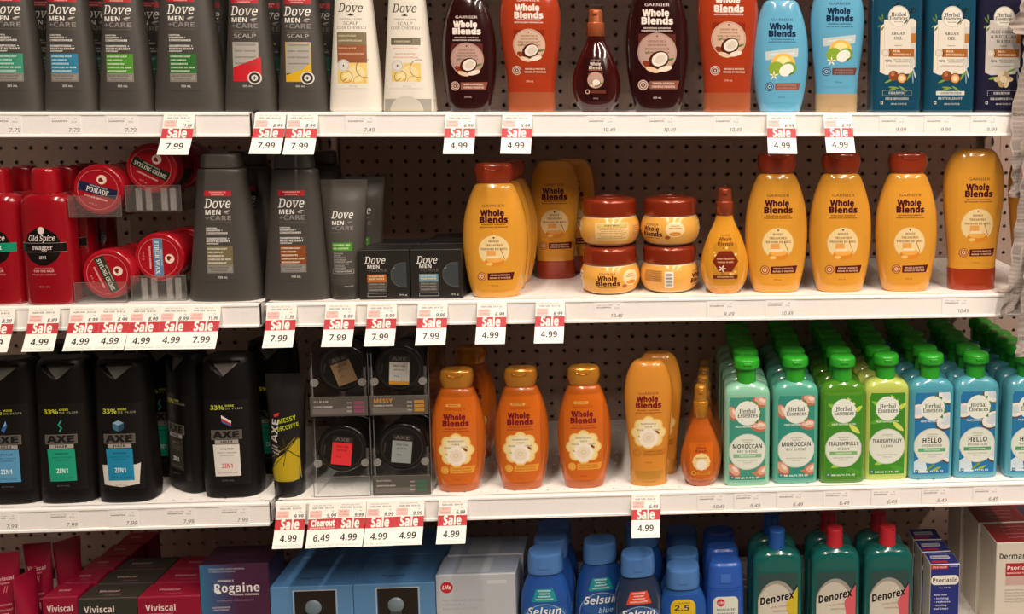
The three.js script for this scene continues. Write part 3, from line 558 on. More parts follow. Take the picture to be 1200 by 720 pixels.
{
  const Y = SHELF[0];
  // coconut pair in dark brown, rust and their spray
  const dark = '#2a0d0d', rust = '#a83a1c', copper = '#b5623e';
  const coco = { kind: 'coco', ink: '#f0e4dc', disc: '#bd9c90', patch: '#5b2a24', badge: ['#d8bcae', '#4a211b'], banner: ['#8f5646', '#f3e3d8', 'TAMES & DEFRIZZES', 'CONTROLE FRISOTTIS'] };
  const cs = { w: 58, h: 128, y0: 14 }, coS = { ...cs, mat: inked(blendPrint({ ...coco, ...cs, bg: dark, Y: [138, 127.5, 117.5, 106.5, 77, 38, 22], r: 24, k: 0.92 }), 0.18) };
  const tS = { ...coS, h: 128 };
  const bS = blendBottle('dark brown shampoo bottle with coconut print, the smaller of the two dark ones', 0.0800, 0.197, [-0.2724, Y, 0.3], 0, fluid(dark), copper, tS, 'dark brown bottles');
  const cl = { w: 68, h: 160, y0: 14 }, coL = { ...cl, mat: inked(blendPrint({ ...coco, ...cl, bg: dark, Y: [158, 146, 134.5, 122, 88, 40, 21], r: 29, k: 1.06, vol: '650 mL' }), 0.18) };
  blendBottle('dark brown shampoo bottle with coconut print, the larger one beside the dark spray', 0.0945, 0.226, [0.0061, Y, 0.297], 0, fluid(dark), copper, coL, 'dark brown bottles');
  const cc = { w: 62, h: 130, y0: 38 }, coC = { ...cc, mat: inked(blendPrint({ ...coco, ...cc, bg: rust, disc: '#d6b39c', patch: '#8c2c17', banner: ['#9c3a22', '#f3d8c4'], cond: true, Y: [163, 152, 141, 132.5, 98, 61, 45], r: 23.5, k: 0.95 }), 0.2) };
  upendedBottle('rust-orange conditioner bottle on a copper cap beside the small dark bottle', 0.0905, 0.188, 0.0285, [-0.1817, Y, 0.3], 0, fluid(rust, 0.2), copper, coC, 'rust-orange bottles', 0.25);
  const cd = { w: 66, h: 138, y0: 36 }, coD = { ...cd, mat: inked(blendPrint({ ...coco, ...cd, bg: rust, disc: '#d6b39c', patch: '#8c2c17', banner: ['#9c3a22', '#f3d8c4'], cond: true, Y: [176, 166, 153, 146, 108, 62, 47], r: 26, k: 1.0 }), 0.2) };
  upendedBottle('rust-orange conditioner bottle on a copper cap beside the sky-blue bottle', 0.0930, 0.205, 0.0285, [0.1124, Y, 0.3], 0, fluid(rust, 0.2), copper, coD, 'rust-orange bottles', 0.25);
  const sp = { w: 34, h: 64, y0: 16 }, spT = { ...sp, mat: inked(print(34, 64, 16, dark, (g) => {
    g.t('GARNIER', 0, 76, 3, '#d9b9a6', { fit: 14, weight: 'normal' }); g.t('Whole', 0, 71, 6.6, '#eadbcf', { fit: 16 }); g.t('Blends', 0, 65.5, 6.6, '#eadbcf', { fit: 20 }); g.r(-10, 61, 10, 63, '#8f5646'); g.r(-11, 40, 11, 58, '#6b2f26'); g.o(0, 47, 12, '#b9998a'); g.o(1, 43, 6.4, '#5b2e1c', 5.4); g.o(1, 43.5, 5.6, '#efe4d6', 4.6); g.o(-5, 39, 4, '#e3c4a4', 1.8); g.leaf(6, 41, 6, 2, -0.4, '#5c7c38'); g.o(-12, 30, 3.6, '#c9a594'); g.o(-12, 30, 2, dark); g.r(-7, 27.5, 15, 32, '#6b3429'); g.t('150 mL', 0, 20, 2.6, '#c9a594', { fit: 8 });
  }), 0.18) };
  sprayBottle('dark brown spray bottle with copper pump and clear overcap', 0.0730, 0.158, [-0.0851, Y, 0.302], 0, fluid('#3a0c0c', 0.12), '#c0683f', spT, null, 0.715);
  // sky blue pair
  const sky = '#63abce', blueInk = '#16294a';
  const blue = { kind: 'blue', ink: blueInk, badge: ['#2d5d86', '#a9c6d4'], banner: ['#8c5a50', '#b98d80', 'HYDRATING', 'HYDRATANT'] };
  const s1 = { w: 60, h: 130, y0: 14 }, t1 = { ...s1, mat: inked(blendPrint({ ...blue, ...s1, bg: sky, Y: [137.5, 127.5, 117, 106.5, 72, 38, 22], r: 24, k: 0.93 }), 0.22) };
  blendBottle('sky-blue shampoo bottle with coconut print standing upright, tan cap on top', 0.0850, 0.197, [0.1928, Y, 0.3], 0, fluid(sky, 0.2), '#b79a7c', t1, 'sky-blue bottles');
  const s2 = { w: 60, h: 126, y0: 38 }, t2 = { ...s2, mat: inked(blendPrint({ ...blue, ...s2, bg: sky, cond: true, banner: ['#6d4a48', '#a88078', 'HYDRATING', 'HYDRATANT'], Y: [162, 151, 140, 130, 93, 61, 45], r: 23, k: 0.93 }), 0.22) };
  upendedBottle('sky-blue conditioner bottle upended on a tan cap beside the teal bottles', 0.0830, 0.190, 0.0275, [0.2797, Y, 0.3], 0, fluid(sky, 0.2), '#b59a74', t2, 'sky-blue bottles');
}
{
  const Y = SHELF[1], gold = '#dc9a34', red = '#9c3517', ink = '#4a1420';
  const honey = { kind: 'honey', ink, badge: ['#a5552e', '#f0c890'], banner: ['#5b1a1c', '#edc79a'] };
  const hs = { w: 66, h: 150, y0: 14 }, hS = { ...hs, mat: inked(blendPrint({ ...honey, ...hs, bg: gold, Y: [152, 140, 129.5, 119, 78, 36.5, 21], r: 25.5 }), 0.2) };
  const hx = { w: 62, h: 140, y0: 12 }, hSm = { ...hx, mat: inked(blendPrint({ ...honey, ...hx, bg: gold, Y: [140, 129, 119, 110, 73, 33, 19], r: 24, k: 0.94 }), 0.2) };
  const G = 'yellow shampoo bottles';
  const a = blendBottle('yellow shampoo bottle with rust cap right beside the small black cartons', 0.0970, 0.2033, [-0.2405, Y, 0.298], 0.05, fluid(gold, 0.2), red, hSm, G);
  const bare = (src, pos, turn, label) => { const d = dup(src, pos, turn, label); return d; };
  bare(a, [-0.2400, Y, 0.247], 0, 'yellow shampoo bottle second back behind the one by the black cartons');
  bare(a, [-0.2385, Y, 0.1965], 0, 'yellow shampoo bottle third back behind the one by the black cartons');
  const b = blendBottle('first of the three matching yellow shampoo bottles, beside the yellow spray', 0.0980, 0.2174, [0.1903, Y, 0.288], 0, fluid(gold, 0.2), red, hS, G);
  dup(b, [0.2908, Y, 0.29], 0, 'middle one of the three matching yellow shampoo bottles');
  dup(b, [0.3953, Y, 0.292], 0, 'third matching yellow shampoo bottle, beside the upended yellow one');
  const hc = { w: 66, h: 142, y0: 44 }, hC = { ...hc, mat: inked(blendPrint({ ...honey, ...hc, bg: gold, cond: true, Y: [176, 163.5, 153, 142.5, 104, 60, 44], r: 27 }), 0.2) };
  const c = upendedBottle('yellow conditioner bottle upended on a rust cap near the right end', 0.0975, 0.2225, 0.034, [0.5033, Y, 0.288], 0.02, fluid(gold, 0.2), red, hC, 'yellow conditioner bottles');
  dup(c, [0.619, Y, 0.262], 0, 'yellow conditioner bottle at the right edge, half hidden by newsprint');
  const hc2 = { w: 60, h: 128, y0: 42 }, hC2 = { ...hc2, mat: inked(blendPrint({ ...honey, ...hc2, bg: gold, cond: true, Y: [158, 148, 138, 129, 94, 56, 40], r: 24, k: 0.94 }), 0.2) };
  const d = upendedBottle('yellow conditioner bottle upended on a rust cap, set far back left of the jars', 0.0810, 0.1970, 0.030, [-0.1649, Y, 0.157], 0.04, fluid(gold, 0.2), red, hC2, 'yellow conditioner bottles');
  dup(d, [-0.142, Y, 0.108], 0.04, 'yellow conditioner bottle behind the one set far back');
  // spray
  const sp = { w: 50, h: 82, y0: 16 }, spT = { ...sp, mat: inked(print(50, 82, 16, '#d9962c', (g) => {
    g.r(-19, 18, 19, 80, '#c78a2a', 6); for (let i = 0; i < 26; i++) g.o(jit(18), 20 + rnd() * 58, 1.2 + rnd(), ['#eec15c', '#a97420', '#f4d68a'][i % 3]);
    g.t('GARNIER', 0, 92, 3.2, '#5b2a18', { fit: 15, weight: 'normal' }); g.t('Whole', 0, 86, 8, '#571820', { fit: 20 }); g.t('Blends', 0, 79, 8, '#571820', { fit: 25 });
    g.p([[-20, 52], [-10, 68], [10, 68], [20, 52], [10, 36], [-10, 36]], '#7a2a18'); g.t('HONEY TREASURES', 0, 56, 3.4, '#f0c890', { fit: 27 }); g.t('TRESORS DE MIEL', 0, 51, 3.2, '#f0c890', { fit: 25 });
    for (let i = 0; i < 5; i++) g.leaf(-5, 41, 6, 1.8, i * 1.257, '#f6ead0'); g.r(-19, 25, 19, 31, '#6b2c1c'); g.t('REPAIRING OIL', 0, 28, 3, '#f0c890', { fit: 26 });
  }), 0.16) };
  sprayBottle('yellow teardrop spray bottle with rust pump beside the stacked jars', 0.0745, 0.1694, [0.1087, Y, 0.297], 0, fluid('#d9962c', 0.14), '#a5482a', spT, null, 0.725);
  // jars, two by two
  const wrap = inked(print(290, 54, 0, '#e8ab50', (g) => {
    const at = (x) => x;
    for (const s of [0]) {
      g.t('GARNIER', at(0), 38, 5.4, ink, { fit: 26, weight: 'normal' }); g.t('Whole', at(0), 30, 12, ink, { fit: 30, stroke: ink, sw: 0.6 }); g.t('Blends', at(1), 20, 12, ink, { fit: 38, stroke: ink, sw: 0.6 }); g.t('REPAIRING MASK', at(0), 12, 3, ink, { fit: 30 });
      g.o(at(40), 30, 15, '#f3d9a6'); g.t('HONEY', at(40), 36, 3.4, '#6b3a20', { font: 'serif', fit: 13 }); g.t('TREASURES', at(40), 32, 3.4, '#6b3a20', { font: 'serif', fit: 20 }); g.o(at(40), 21, 9, '#dc8f38', 4); g.o(at(28), 14, 4, '#a5552e');
      g.r(at(-62), 8, at(-48), 40, '#f2ece0'); for (let i = 0; i < 13; i++) g.r(at(-60.5), 10 + i * 2.2, at(-49.5), 10 + i * 2.2 + 0.6 + (i * 7 % 3) * 0.4, '#3c3430');
      g.r(at(-100), 20, at(-66), 42, '#c98d48'); for (let i = 0; i < 6; i++) g.t('MODE D EMPLOI INGREDIENTS', at(-83), 40 - i * 3.5, 2.6, '#7a4a22', { fit: 30 });
      g.r(at(85), 8, at(140), 44, '#edc98a'); for (let i = 0; i < 7; i++) g.t('AQUA WATER GLYCERIN CETEARYL HONEY MEL', at(112), 34 - i * 3.4, 2.3, '#8a6238', { fit: 46 - (i % 3) * 6 }); g.r(at(88), 35, at(138), 41, '#d6b96c'); g.t('AVEC MIEL', at(112), 38, 4, '#5b3a20', { fit: 24 });
      g.r(at(-145), 10, at(-110), 38, '#e0a560'); for (let i = 0; i < 5; i++) g.t('RINCEZ A L EAU', at(-128), 34 - i * 4, 2.6, '#8a5a2c', { fit: 26 });
    }
  }), 0.2);
  function jar(label, pos, turn) {
    const t = thing('hair_mask_jar', label, 'jar', pos, turn, 'yellow jars stacked two by two');
    const r = 0.0465, pr = [[0.024, 0], [0.032, 0.0005], [0.0395, 0.005], [0.0445, 0.014], [r, 0.025], [0.0445, 0.036], [0.0405, 0.044], [0.038, 0.0475], [0, 0.0475]];
    part('body', memo('jarbody', () => lathe(pr, 48)), plastic('#f0d6b4', 0.22), t);
    part('wrap_label', memo('jarwrap', () => { const g = lathe(pr.slice(2, 7).map(([x, y]) => [x + 0.0004, y]), 48); g.rotateY(Math.PI); return g; }), wrap, t);
    const lid = part('lid', memo('jarlid', () => lathe([[0, 0.046], [0.0408, 0.046], [0.0418, 0.048], [0.042, 0.066], [0.0405, 0.0705], [0.036, 0.0725], [0.018, 0.0735], [0, 0.0735]], 48)), plastic('#8e2f15', 0.25, { metalness: 0.25, clearcoat: 0.5 }), t);
    part('lid_ring', memo('jarring', () => { const g = new THREE.TorusGeometry(0.0215, 0.001, 6, 32); g.rotateX(Math.PI / 2); g.translate(0, 0.0735, 0); return g; }), plastic('#8e2f15', 0.25, { metalness: 0.25, clearcoat: 0.5 }), lid);
    return t;
  }
  const z = 0.272, H = 0.0742;
  jar('lower left yellow jar with dark lettering facing front', [-0.0690, Y, z + 0.003], -0.05);
  jar('lower right yellow jar with its barcode facing front', [0.0245, Y, z - 0.004], 1.15);
  jar('upper left yellow jar showing its ingredients panel', [-0.0690, Y + H, z], -2.3);
  jar('upper right yellow jar with pale disc facing front', [0.0255, Y + H, z - 0.002], -0.72);
  jar('yellow jar standing behind the lower left jar', [-0.0720, Y, z - 0.099], 0.4);
}
{
  const Y = SHELF[2], ink = '#7a1418';
  const am = { kind: 'rose', ink, soft: '#9c3a10', strip: '#e3a54a', badge: ['#e0952c', '#f2c05c'], banner: ['#e59c34', '#b3661a', 'NOURISHES & SHINES', 'NOURRIT ET FAIT BRILLER'] };
  const as = { w: 60, h: 136, y0: 14 }, aT = { ...as, mat: inked(blendPrint({ ...am, ...as, bg: '#cf6616', Y: [134, 120, 110, 100, 68, 36.5, 21], r: 24, k: 0.9 }), 0.22, { clearcoat: 1, clearcoatRoughness: 0.08 }) };
  const G = 'amber shampoo bottles', cap = '#d08a2c';
  const a = blendBottle('leftmost amber shampoo bottle with golden cap, beside the black jar display', 0.0830, 0.1911, [-0.3040, Y, 0.3], 0, amberMat, cap, aT, G, 0.4);
  dup(a, [-0.2070, Y, 0.299], 0, 'middle amber shampoo bottle with golden cap');
  dup(a, [-0.1106, Y, 0.298], 0, 'rightmost amber shampoo bottle with golden cap');
  dup(a, [-0.3080, Y, 0.168], 0, 'amber shampoo bottle set far back behind the leftmost amber one');
  const hex = '#d28a32', ac = { w: 58, h: 132, y0: 30 }, cT = { ...ac, mat: inked(blendPrint({ ...am, ...ac, bg: hex, cond: true, badge: ['#b8701f', '#d9963a'], banner: ['#c67f2c', '#8a4c14', 'NOURISHES & SHINES', 'NOURRIT ET FAIT BRILLER'], strip: null, Y: [150, 141, 131, 121, 87, 54, 38], r: 24, k: 0.9 }), 0.24) };
  const c = upendedBottle('golden conditioner bottle upended on its cap', 0.0750, 0.1985, 0.024, [-0.0103, Y, 0.297], 0, plastic(hex, 0.24, { clearcoat: 0.5 }), '#cc9038', cT, 'golden bottles', 0.3);
  dup(c, [0.0055, Y, 0.255], 0, 'golden conditioner bottle behind the front golden one');
  const sp = { w: 36, h: 60, y0: 12 }, sT = { ...sp, mat: inked(print(36, 60, 12, '#cf6616', (g) => {
    g.t('GARNIER', 0, 69, 2.8, '#8c2c10', { fit: 13, weight: 'normal' }); g.t('Whole', 0, 64, 6, ink, { fit: 15 }); g.t('Blends', 0, 59, 6, ink, { fit: 19 });
    g.flower(0, 42, 13.5, 12, 0.16, '#efcf8c'); g.flower(0, 38, 8, 10, 0.2, '#f4ead8'); g.t('MARVELOUS OILS', 0, 48, 2.6, '#6b5a40', { fit: 18 }); g.o(-12, 24, 4, '#e9a63c'); g.o(-12, 24, 2.2, '#b3661a'); g.r(-7, 21.5, 14, 26.5, '#e08c2c'); g.t('HUILE', 3, 24, 3, '#8c3a10', { fit: 14 }); g.t('150 mL', 0, 16, 2.4, '#8c3a10', { fit: 8 });
  }), 0.22, { clearcoat: 1 }) };
  const s = sprayBottle('front amber spray bottle with golden pump beside the green-capped bottles', 0.0640, 0.167, [0.0715, Y, 0.306], 0, amberMat, '#d08a2c', sT, 'amber spray bottles', 0.66);
  ['second', 'third', 'fourth'].forEach((o, i) => dup(s, [0.0775 + i * 0.004, Y, 0.258 - i * 0.046], 0, `amber spray bottle in shade, ${o} back in its column`));
}
// ------------------------------------------------------------------ flat-sided botanical bottles, top shelf right
const slab = (w, h, d) => { const a = w / 2, b = d / 2; return [[0, a * 0.94, b * 0.9, 6], [0.003, a, b, 6], [h * 0.5, a, b, 6], [h * 0.93, a, b, 6], [h * 0.975, a * 0.95, b * 0.9, 5], [h, a * 0.7, b * 0.75, 4]]; };
function botanic(label, w, h, x, hex, name2, kind) {
  const t = thing('botanical_bottle', label, 'bottle', [x, SHELF[0], 0.306], 0, 'flat-sided botanical bottles'), P = slab(w, h, 0.042);
  part('body', loft(P, 48), plastic(hex, 0.22, { clearcoat: 0.5 }), t);
  part('cap', loft([[h - 0.001, w * 0.3, 0.013, 4], [h + 0.002, w * 0.31, 0.0135, 4], [h + 0.022, w * 0.31, 0.0135, 4], [h + 0.025, w * 0.29, 0.012, 4]]), plastic('#e9e4da', 0.3), t);
  const pw2 = Math.min(62, w * 1000 - 12), paper = kind === 'ginger' ? '#c9c3bc' : '#e4ded0', ink = '#26303a';
  part('label', film(P, -pw2 / 2 * MM, pw2 / 2 * MM, 0.006, 0.162, 0.0004, 12, 10), inked(print(pw2, 156, 6, hex, (g) => {
    const q = pw2 / 62; g.c.save(); g.c.translate(g.X(0), 0); g.c.scale(q, 1); g.c.translate(-g.X(0), 0);
    g.p([[-27, 60], [-27, 128], [-22, 132], [-22, 138], [22, 140], [27, 136], [27, 70], [20, 58], [-18, 56]], paper); g.l([[-21, 60], [-21, 132]], '#b9b2a4', 0.4); g.l([[19, 62], [19, 138]], '#b9b2a4', 0.4);
    g.r(19.5, 68, 27, 128, '#cfcdc6'); g.r(20, 104, 27, 118, '#b9762e'); g.leaf(24, 90, 12, 2.4, 1.4, '#9fb4bd'); g.leaf(22, 70, 22, 2.6, 1.25, '#b7c7cf'); g.leaf(23, 60, 18, 2, 1.5, '#8fa9b5');
    for (const [a, b, l, r] of [[-24, 134, 11, -2.2], [-25, 131, 10, 2.6], [-24, 138, 10, -1.7], [-22, 128, 8, 2.2]]) g.leaf(a, b, l, 2.6, r, '#5d7a35');
    g.o(0, 143, 16, '#e9e4d8'); g.ring(0, 143, 15, '#8f958f', 0.5); g.t('Herbal', 0, 146, 8, ink, { font: 'serif', fit: 23 }); g.t('Essences', 0, 140.5, 8, ink, { font: 'serif', fit: 28 }); g.t('bio:renew', 0, 135, 3, ink, { fit: 13, weight: 'normal' });
    for (const [a, b, l, r] of [[-9, 157, 8, -0.6], [-2, 159, 7, -1.4], [6, 157, 8, -0.8], [13, 152, 10, -0.5], [15, 146, 12, -0.9], [14, 138, 9, 2.4]]) g.leaf(a, b, l, 2, r, '#1c2626'); g.l([[12, 132], [18, 142], [20, 152], [26, 156]], '#1c2626', 0.8); g.ring(22, 152, 3.4, '#1c2626', 0.8);
    name2.forEach((s, i) => g.t(s, 0, (name2.length > 2 ? 121 : 118) - i * 7.2, 6.2, ink, { font: 'serif', fit: Math.min(40, s.length * 4.4) })); g.t('reparer', 0, 100, 3, ink, { fit: 12, weight: 'normal' });
    g.r(-14, 83, 25, 95, '#a9672e'); g.p([[-14, 83], [-14, 95], [-10, 89]], '#7a4420'); g.t('REAL', -8, 91.6, 4, '#f2e2cc', { align: 'left', fit: 12 }); g.t('BOTANICALS', -8, 86.6, 4, '#f2e2cc', { align: 'left', fit: 28 }); g.o(-19, 89, 6, '#ded6c6'); g.ring(-19, 89, 5, '#7d776c', 0.4);
    g.t('90%', -14, 77, 5, ink, { fit: 10 }); g.t('NATURAL SOURCED', 7, 79, 2.6, ink, { fit: 26, weight: 'normal' }); g.t('INGREDIENTS', 7, 75.5, 2.6, ink, { fit: 22, weight: 'normal' }); g.t('D ORIGINE NATURELLE', 0, 70, 2.4, ink, { fit: 36, weight: 'normal' });
    if (kind === 'ginger') { g.leaf(-22, 50, 16, 4, -0.2, '#6f9440'); g.leaf(6, 60, 16, 4, -0.4, '#6f9440'); for (let i = 0; i < 6; i++) g.o(2 + 9 * Math.cos(i * 1.05), 50 + 8 * Math.sin(i * 1.05), 6, ['#cdb892', '#b79d74', '#dccaa8'][i % 3], 4, i); g.o(2, 50, 5, '#e0d0b0'); }
    else { for (const [a, b, l, r] of [[-20, 44, 16, -0.4], [-14, 38, 18, 0.1], [2, 40, 16, 0.6], [12, 46, 15, -0.9], [16, 54, 13, -0.7], [0, 36, 14, 2.9]]) g.leaf(a, b, l, 3.2, r, '#7d9a44'); g.o(-6, 55, 7.5, '#8a4a28'); g.o(-7.5, 57, 3, '#b57b54'); g.o(7, 51, 8, '#6d3a22'); g.o(7, 51, 6.6, '#d9a26c'); g.o(7, 51, 4, '#efd2a4'); }
    if (kind === 'cond') { g.r(-22, 26, 22, 32, '#d8d6cc'); g.t('CONDITIONER', 0, 29, 4.6, hex, { font: 'serif', fit: 34 }); g.t('REVITALISANT', 0, 21, 4.6, '#d8d6cc', { font: 'serif', fit: 38 }); }
    else { g.b(-22, 25, 22, 33, '#b9bcb8', 0.5); g.t('SHAMPOO', 0, 29, 4.8, '#d8d6cc', { font: 'serif', fit: 26 }); g.t('SHAMPOOING', 0, 20.5, 4.6, '#d8d6cc', { font: 'serif', fit: 36 }); }
    g.t('400 mL 13.5 FL OZ', 3, 12.5, 3.6, '#c9ccc8', { fit: 24 }); g.r(-25, 12, -21, 17, '#b9c2c2'); g.r(-24, 13.5, -22, 15.5, hex);
    g.c.restore();
  }), 0.22, { clearcoat: 0.5 }), t);
  return t;
}
botanic('deep teal flat bottle with argan nuts, boxed word near its foot, left of its twin', 0.0770, 0.185, 0.3672, '#12465f', ['ARGAN', 'OIL'], 'sham');
botanic('deep teal flat bottle with argan nuts and a solid white strip near its foot', 0.0780, 0.185, 0.4491, '#12465f', ['ARGAN', 'OIL'], 'cond');
botanic('navy flat bottle with a pale ginger flower beside the newsprint', 0.0760, 0.181, 0.5290, '#1e1d36', ['BLUE GINGER', '& MICELLAR', 'WATER'], 'ginger');

// ------------------------------------------------------------------ red wash bottles and red styling jars in clear trays, second shelf left
{
  const Y = SHELF[1], red = '#920c1a';
  const P = (() => { const a = 0.0345, b = 0.022, h = 0.162; return [[0, a * 0.95, b * 0.92, 2.8], [0.003, a, b, 2.8], [h * 0.5, a, b, 2.8], [h * 0.9, a * 0.985, b * 0.98, 2.8], [h * 0.965, a * 0.9, b * 0.88, 2.6], [h, a * 0.6, b * 0.7, 2.4]]; })();
  const tx = (band) => inked(print(60, 130, 22, red, (g) => {
    const K = '#15100f', W = '#e9dcd6';
    g.p([[-27, 84], [-19, 104], [-6, 113], [6, 113], [19, 104], [27, 84], [18, 66], [5, 58], [-5, 58], [-18, 66]], K); g.r(-30, 78, 30, 91, band === 'black' ? K : band); if (band === 'black') { g.l([[-30, 91], [30, 91]], '#b9a8a2', 0.5); g.l([[-30, 78], [30, 78]], '#b9a8a2', 0.5); }
    g.o(0, 110, 4.5, W); g.p([[-5, 107], [5, 107], [0, 103]], W); g.t('Old Spice', 0, 98, 11, W, { font: 'serif', style: 'italic', weight: 'normal', fit: 37, stroke: W, sw: 0.25 });
    g.t(band === 'black' ? 'swagger' : 'sport', 0, 84.5, 9, band === 'black' ? W : '#e2f0e6', { font: 'serif', fit: 28 }); g.t('2IN1', 0, 70, 6, W, { font: 'serif', fit: 10 });
    g.t('FOR THE HAIR', 0, 50, 4.4, '#e0b4ae', { fit: 28 }); g.t('POUR LES CHEVEUX', 0, 45, 3.4, '#d99f99', { fit: 33, weight: 'normal' }); g.t('SHAMPOO & CONDITIONER', 0, 54, 2.6, '#d99f99', { fit: 26, weight: 'normal' }); g.t('355 mL', 0, 27, 3, '#d99f99', { fit: 16, weight: 'normal' });
  }), 0.22, { clearcoat: 0.6 });
  function rb(label, x, z, tex) {
    const t = thing('red_wash_bottle', label, 'bottle', [x, Y, z], 0, 'red wash bottles');
    part('body', memo('redbody', () => loft(P, 40)), fluid(red, 0.2), t);
    part('cap', memo('redcap', () => loft([[0.161, 0.0185, 0.0165, 2.4], [0.164, 0.0192, 0.017, 2.4], [0.190, 0.0180, 0.0160, 2.4], [0.196, 0.0165, 0.015, 2.4], [0.1985, 0.014, 0.0125, 2.4]])), fluid('#9c0d1b', 0.2), t);
    part('label', film(P, -0.03, 0.03, 0.022, 0.152), tex, t); return t;
  }
  rb('red wash bottle with a green band, cut off by the left picture edge', -0.9517, 0.305, tx('#17906e'));
  const b = rb('whole red wash bottle with black diamond emblem, left of the red jars', -0.8797, 0.309, tx('black'));
  dup(b, [-0.945, Y, 0.256], 0, 'red wash bottle in shade behind the green-banded one');
  dup(b, [-0.8815, Y, 0.258], 0, 'red wash bottle in shade second back beside the red jars');
  dup(b, [-0.8815, Y, 0.207], 0, 'red wash bottle in shade third back beside the red jars');
  const face = (band, word, ang, tint) => inked(print(66, 66, -33, '#a51220', (g) => {
    g.ring(0, 0, 29, '#d9a09a', 0.5); g.c.save(); g.c.translate(g.X(0), g.Y(0)); g.c.rotate(ang); g.c.translate(-g.X(0), -g.Y(0));
    g.r(-28, -7.5, 28, 6.5, band); g.t(word, 0, -2, word.length > 7 ? 8 : 10, '#ece6dc', { font: 'serif', fit: word.length > 7 ? 50 : 33 }); g.t('MEDIUM HOLD', 0, 4.2, 2.8, '#d8d2c6', { fit: 26 });
    g.t('FIXATION MOYENNE', 0, -12.5, 3.6, '#f0d2cc', { fit: 34 }); g.t('63 g', -2, -22, 3, '#e0a8a2', { fit: 12, weight: 'normal' });
    g.o(2, 16, 7, '#efd9c8'); g.o(1.2, 15, 3.6, '#7a1a18'); g.o(4, 18.5, 2.4, '#efd9c8'); g.p([[-1, 12], [3, 10], [5, 13]], '#efd9c8'); g.c.restore();
  }), 0.3);
  function puck(label, x, y, z, mat, turn = 0) {
    const t = thing('styling_jar', label, 'jar', [x, y, z], turn, 'red styling jars lying in clear trays');
    part('lid', memo('pucklid', () => { const g = lathe([[0, 0], [0.0335, 0], [0.0365, -0.0025], [0.0372, -0.006], [0.0372, -0.0195], [0.036, -0.021]], 48); g.rotateX(Math.PI / 2); return g; }), plastic('#a51220', 0.26, { clearcoat: 0.4 }), t);
    part('pot', memo('puckpot', () => { const g = lathe([[0, -0.052], [0.034, -0.052], [0.0352, -0.05], [0.0352, -0.020], [0.03, -0.019]], 48); g.rotateX(Math.PI / 2); return g; }), plastic('#8c0f18', 0.3), t);
    part('side_label', memo('puckside', () => { const g = new THREE.CylinderGeometry(0.0355, 0.0355, 0.022, 24, 1, true, 0.2, 1.3); g.rotateX(Math.PI / 2); g.translate(0, 0, -0.036); return g; }), plastic('#2b3522', 0.4), t);
    part('printed_face', memo('puckface', () => { const g = new THREE.CircleGeometry(0.033, 40); g.translate(0, 0, 0.0004); return g; }), mat, t);
    return t;
  }
  const pA = face('#1f2545', 'POMADE', 0.28), pB = face('#22301c', 'STYLING CREME', 0.48), pC = face('#2b3a26', 'STYLING CREME', 1.17), pD = face('#5b87a8', 'FIBER WAX', 1.57);
  puck('red round jar with navy band, upper left of the four red jars', -0.8097, 1.3045, 0.309, pA, -0.04);
  puck('red round jar with dark green tilted band, upper right of the four', -0.7401, 1.3345, 0.296, pB, -0.02);
  puck('red round jar with steeply tilted green band, lower left of the four', -0.8046, 1.1795, 0.309, pC, -0.02);
  puck('red round jar with upright blue band, lower right of the four', -0.7367, 1.2015, 0.296, pD, -0.04);
  puck('red jar in shade behind the navy-banded jar', -0.8020, 1.3045, 0.252, pA); puck('red jar in shade behind the upper right red jar', -0.7330, 1.3345, 0.24, pB); puck('red jar in shade behind the lower left red jar', -0.7970, 1.1795, 0.252, pC); puck('red jar in shade behind the blue-banded red jar', -0.7270, 1.2015, 0.24, pC);
  function rack(label, x, zf, trays, w, dbl) {
    const t = thing('display_rack', label, 'display rack', [x, Y, 0], 0, 'clear acrylic jar racks'), T = 0.0016;
    part('back_panel', box(w, 0.22, T, 0, 0.11, 0.165, 0.0004), clear, t);
    for (const [y, h] of trays) {
      part('tray_floor', box(w, T, zf - 0.166, 0, y + T / 2, (zf + 0.166) / 2, 0.0004), clear, t);
      const tf = part('tray_front', box(w, h, T, 0, y + h / 2, zf, 0.0005), haze, t); part('polished_edge', rim(w, h, 0, y, zf), frosted, tf);
      for (const s of [-1, 1]) part('tray_side', box(T, h, zf - 0.166, s * (w / 2), y + h / 2, (zf + 0.166) / 2, 0.0004), clear, t);
      if (dbl) for (const s of [-0.3, -0.12, 0.16, 0.32]) part('tray_rib', box(0.0085, h * 0.86, 0.002, s * w, y + h * 0.46, zf - 0.006, 0.0006), ribHaze, t);
      if (dbl) { const g = new THREE.TorusGeometry(w * 0.62, 0.0009, 5, 24, 1.3); g.rotateZ(-Math.PI / 2 - 0.65); g.scale(1, 0.35, 1); g.translate(0, y + h + w * 0.185, zf + 0.0005); part('scooped_rim', g, frosted, t); }
    }
  }
  rack('left clear acrylic rack holding two red jars beside the red bottle', -0.8085, 0.321, [[0.0006, 0.030], [0.127, 0.031]], 0.073, false);
  rack('right clear acrylic rack holding two red jars beside the charcoal bottle', -0.7310, 0.312, [[0.0006, 0.037], [0.134, 0.038]], 0.078, true);
}
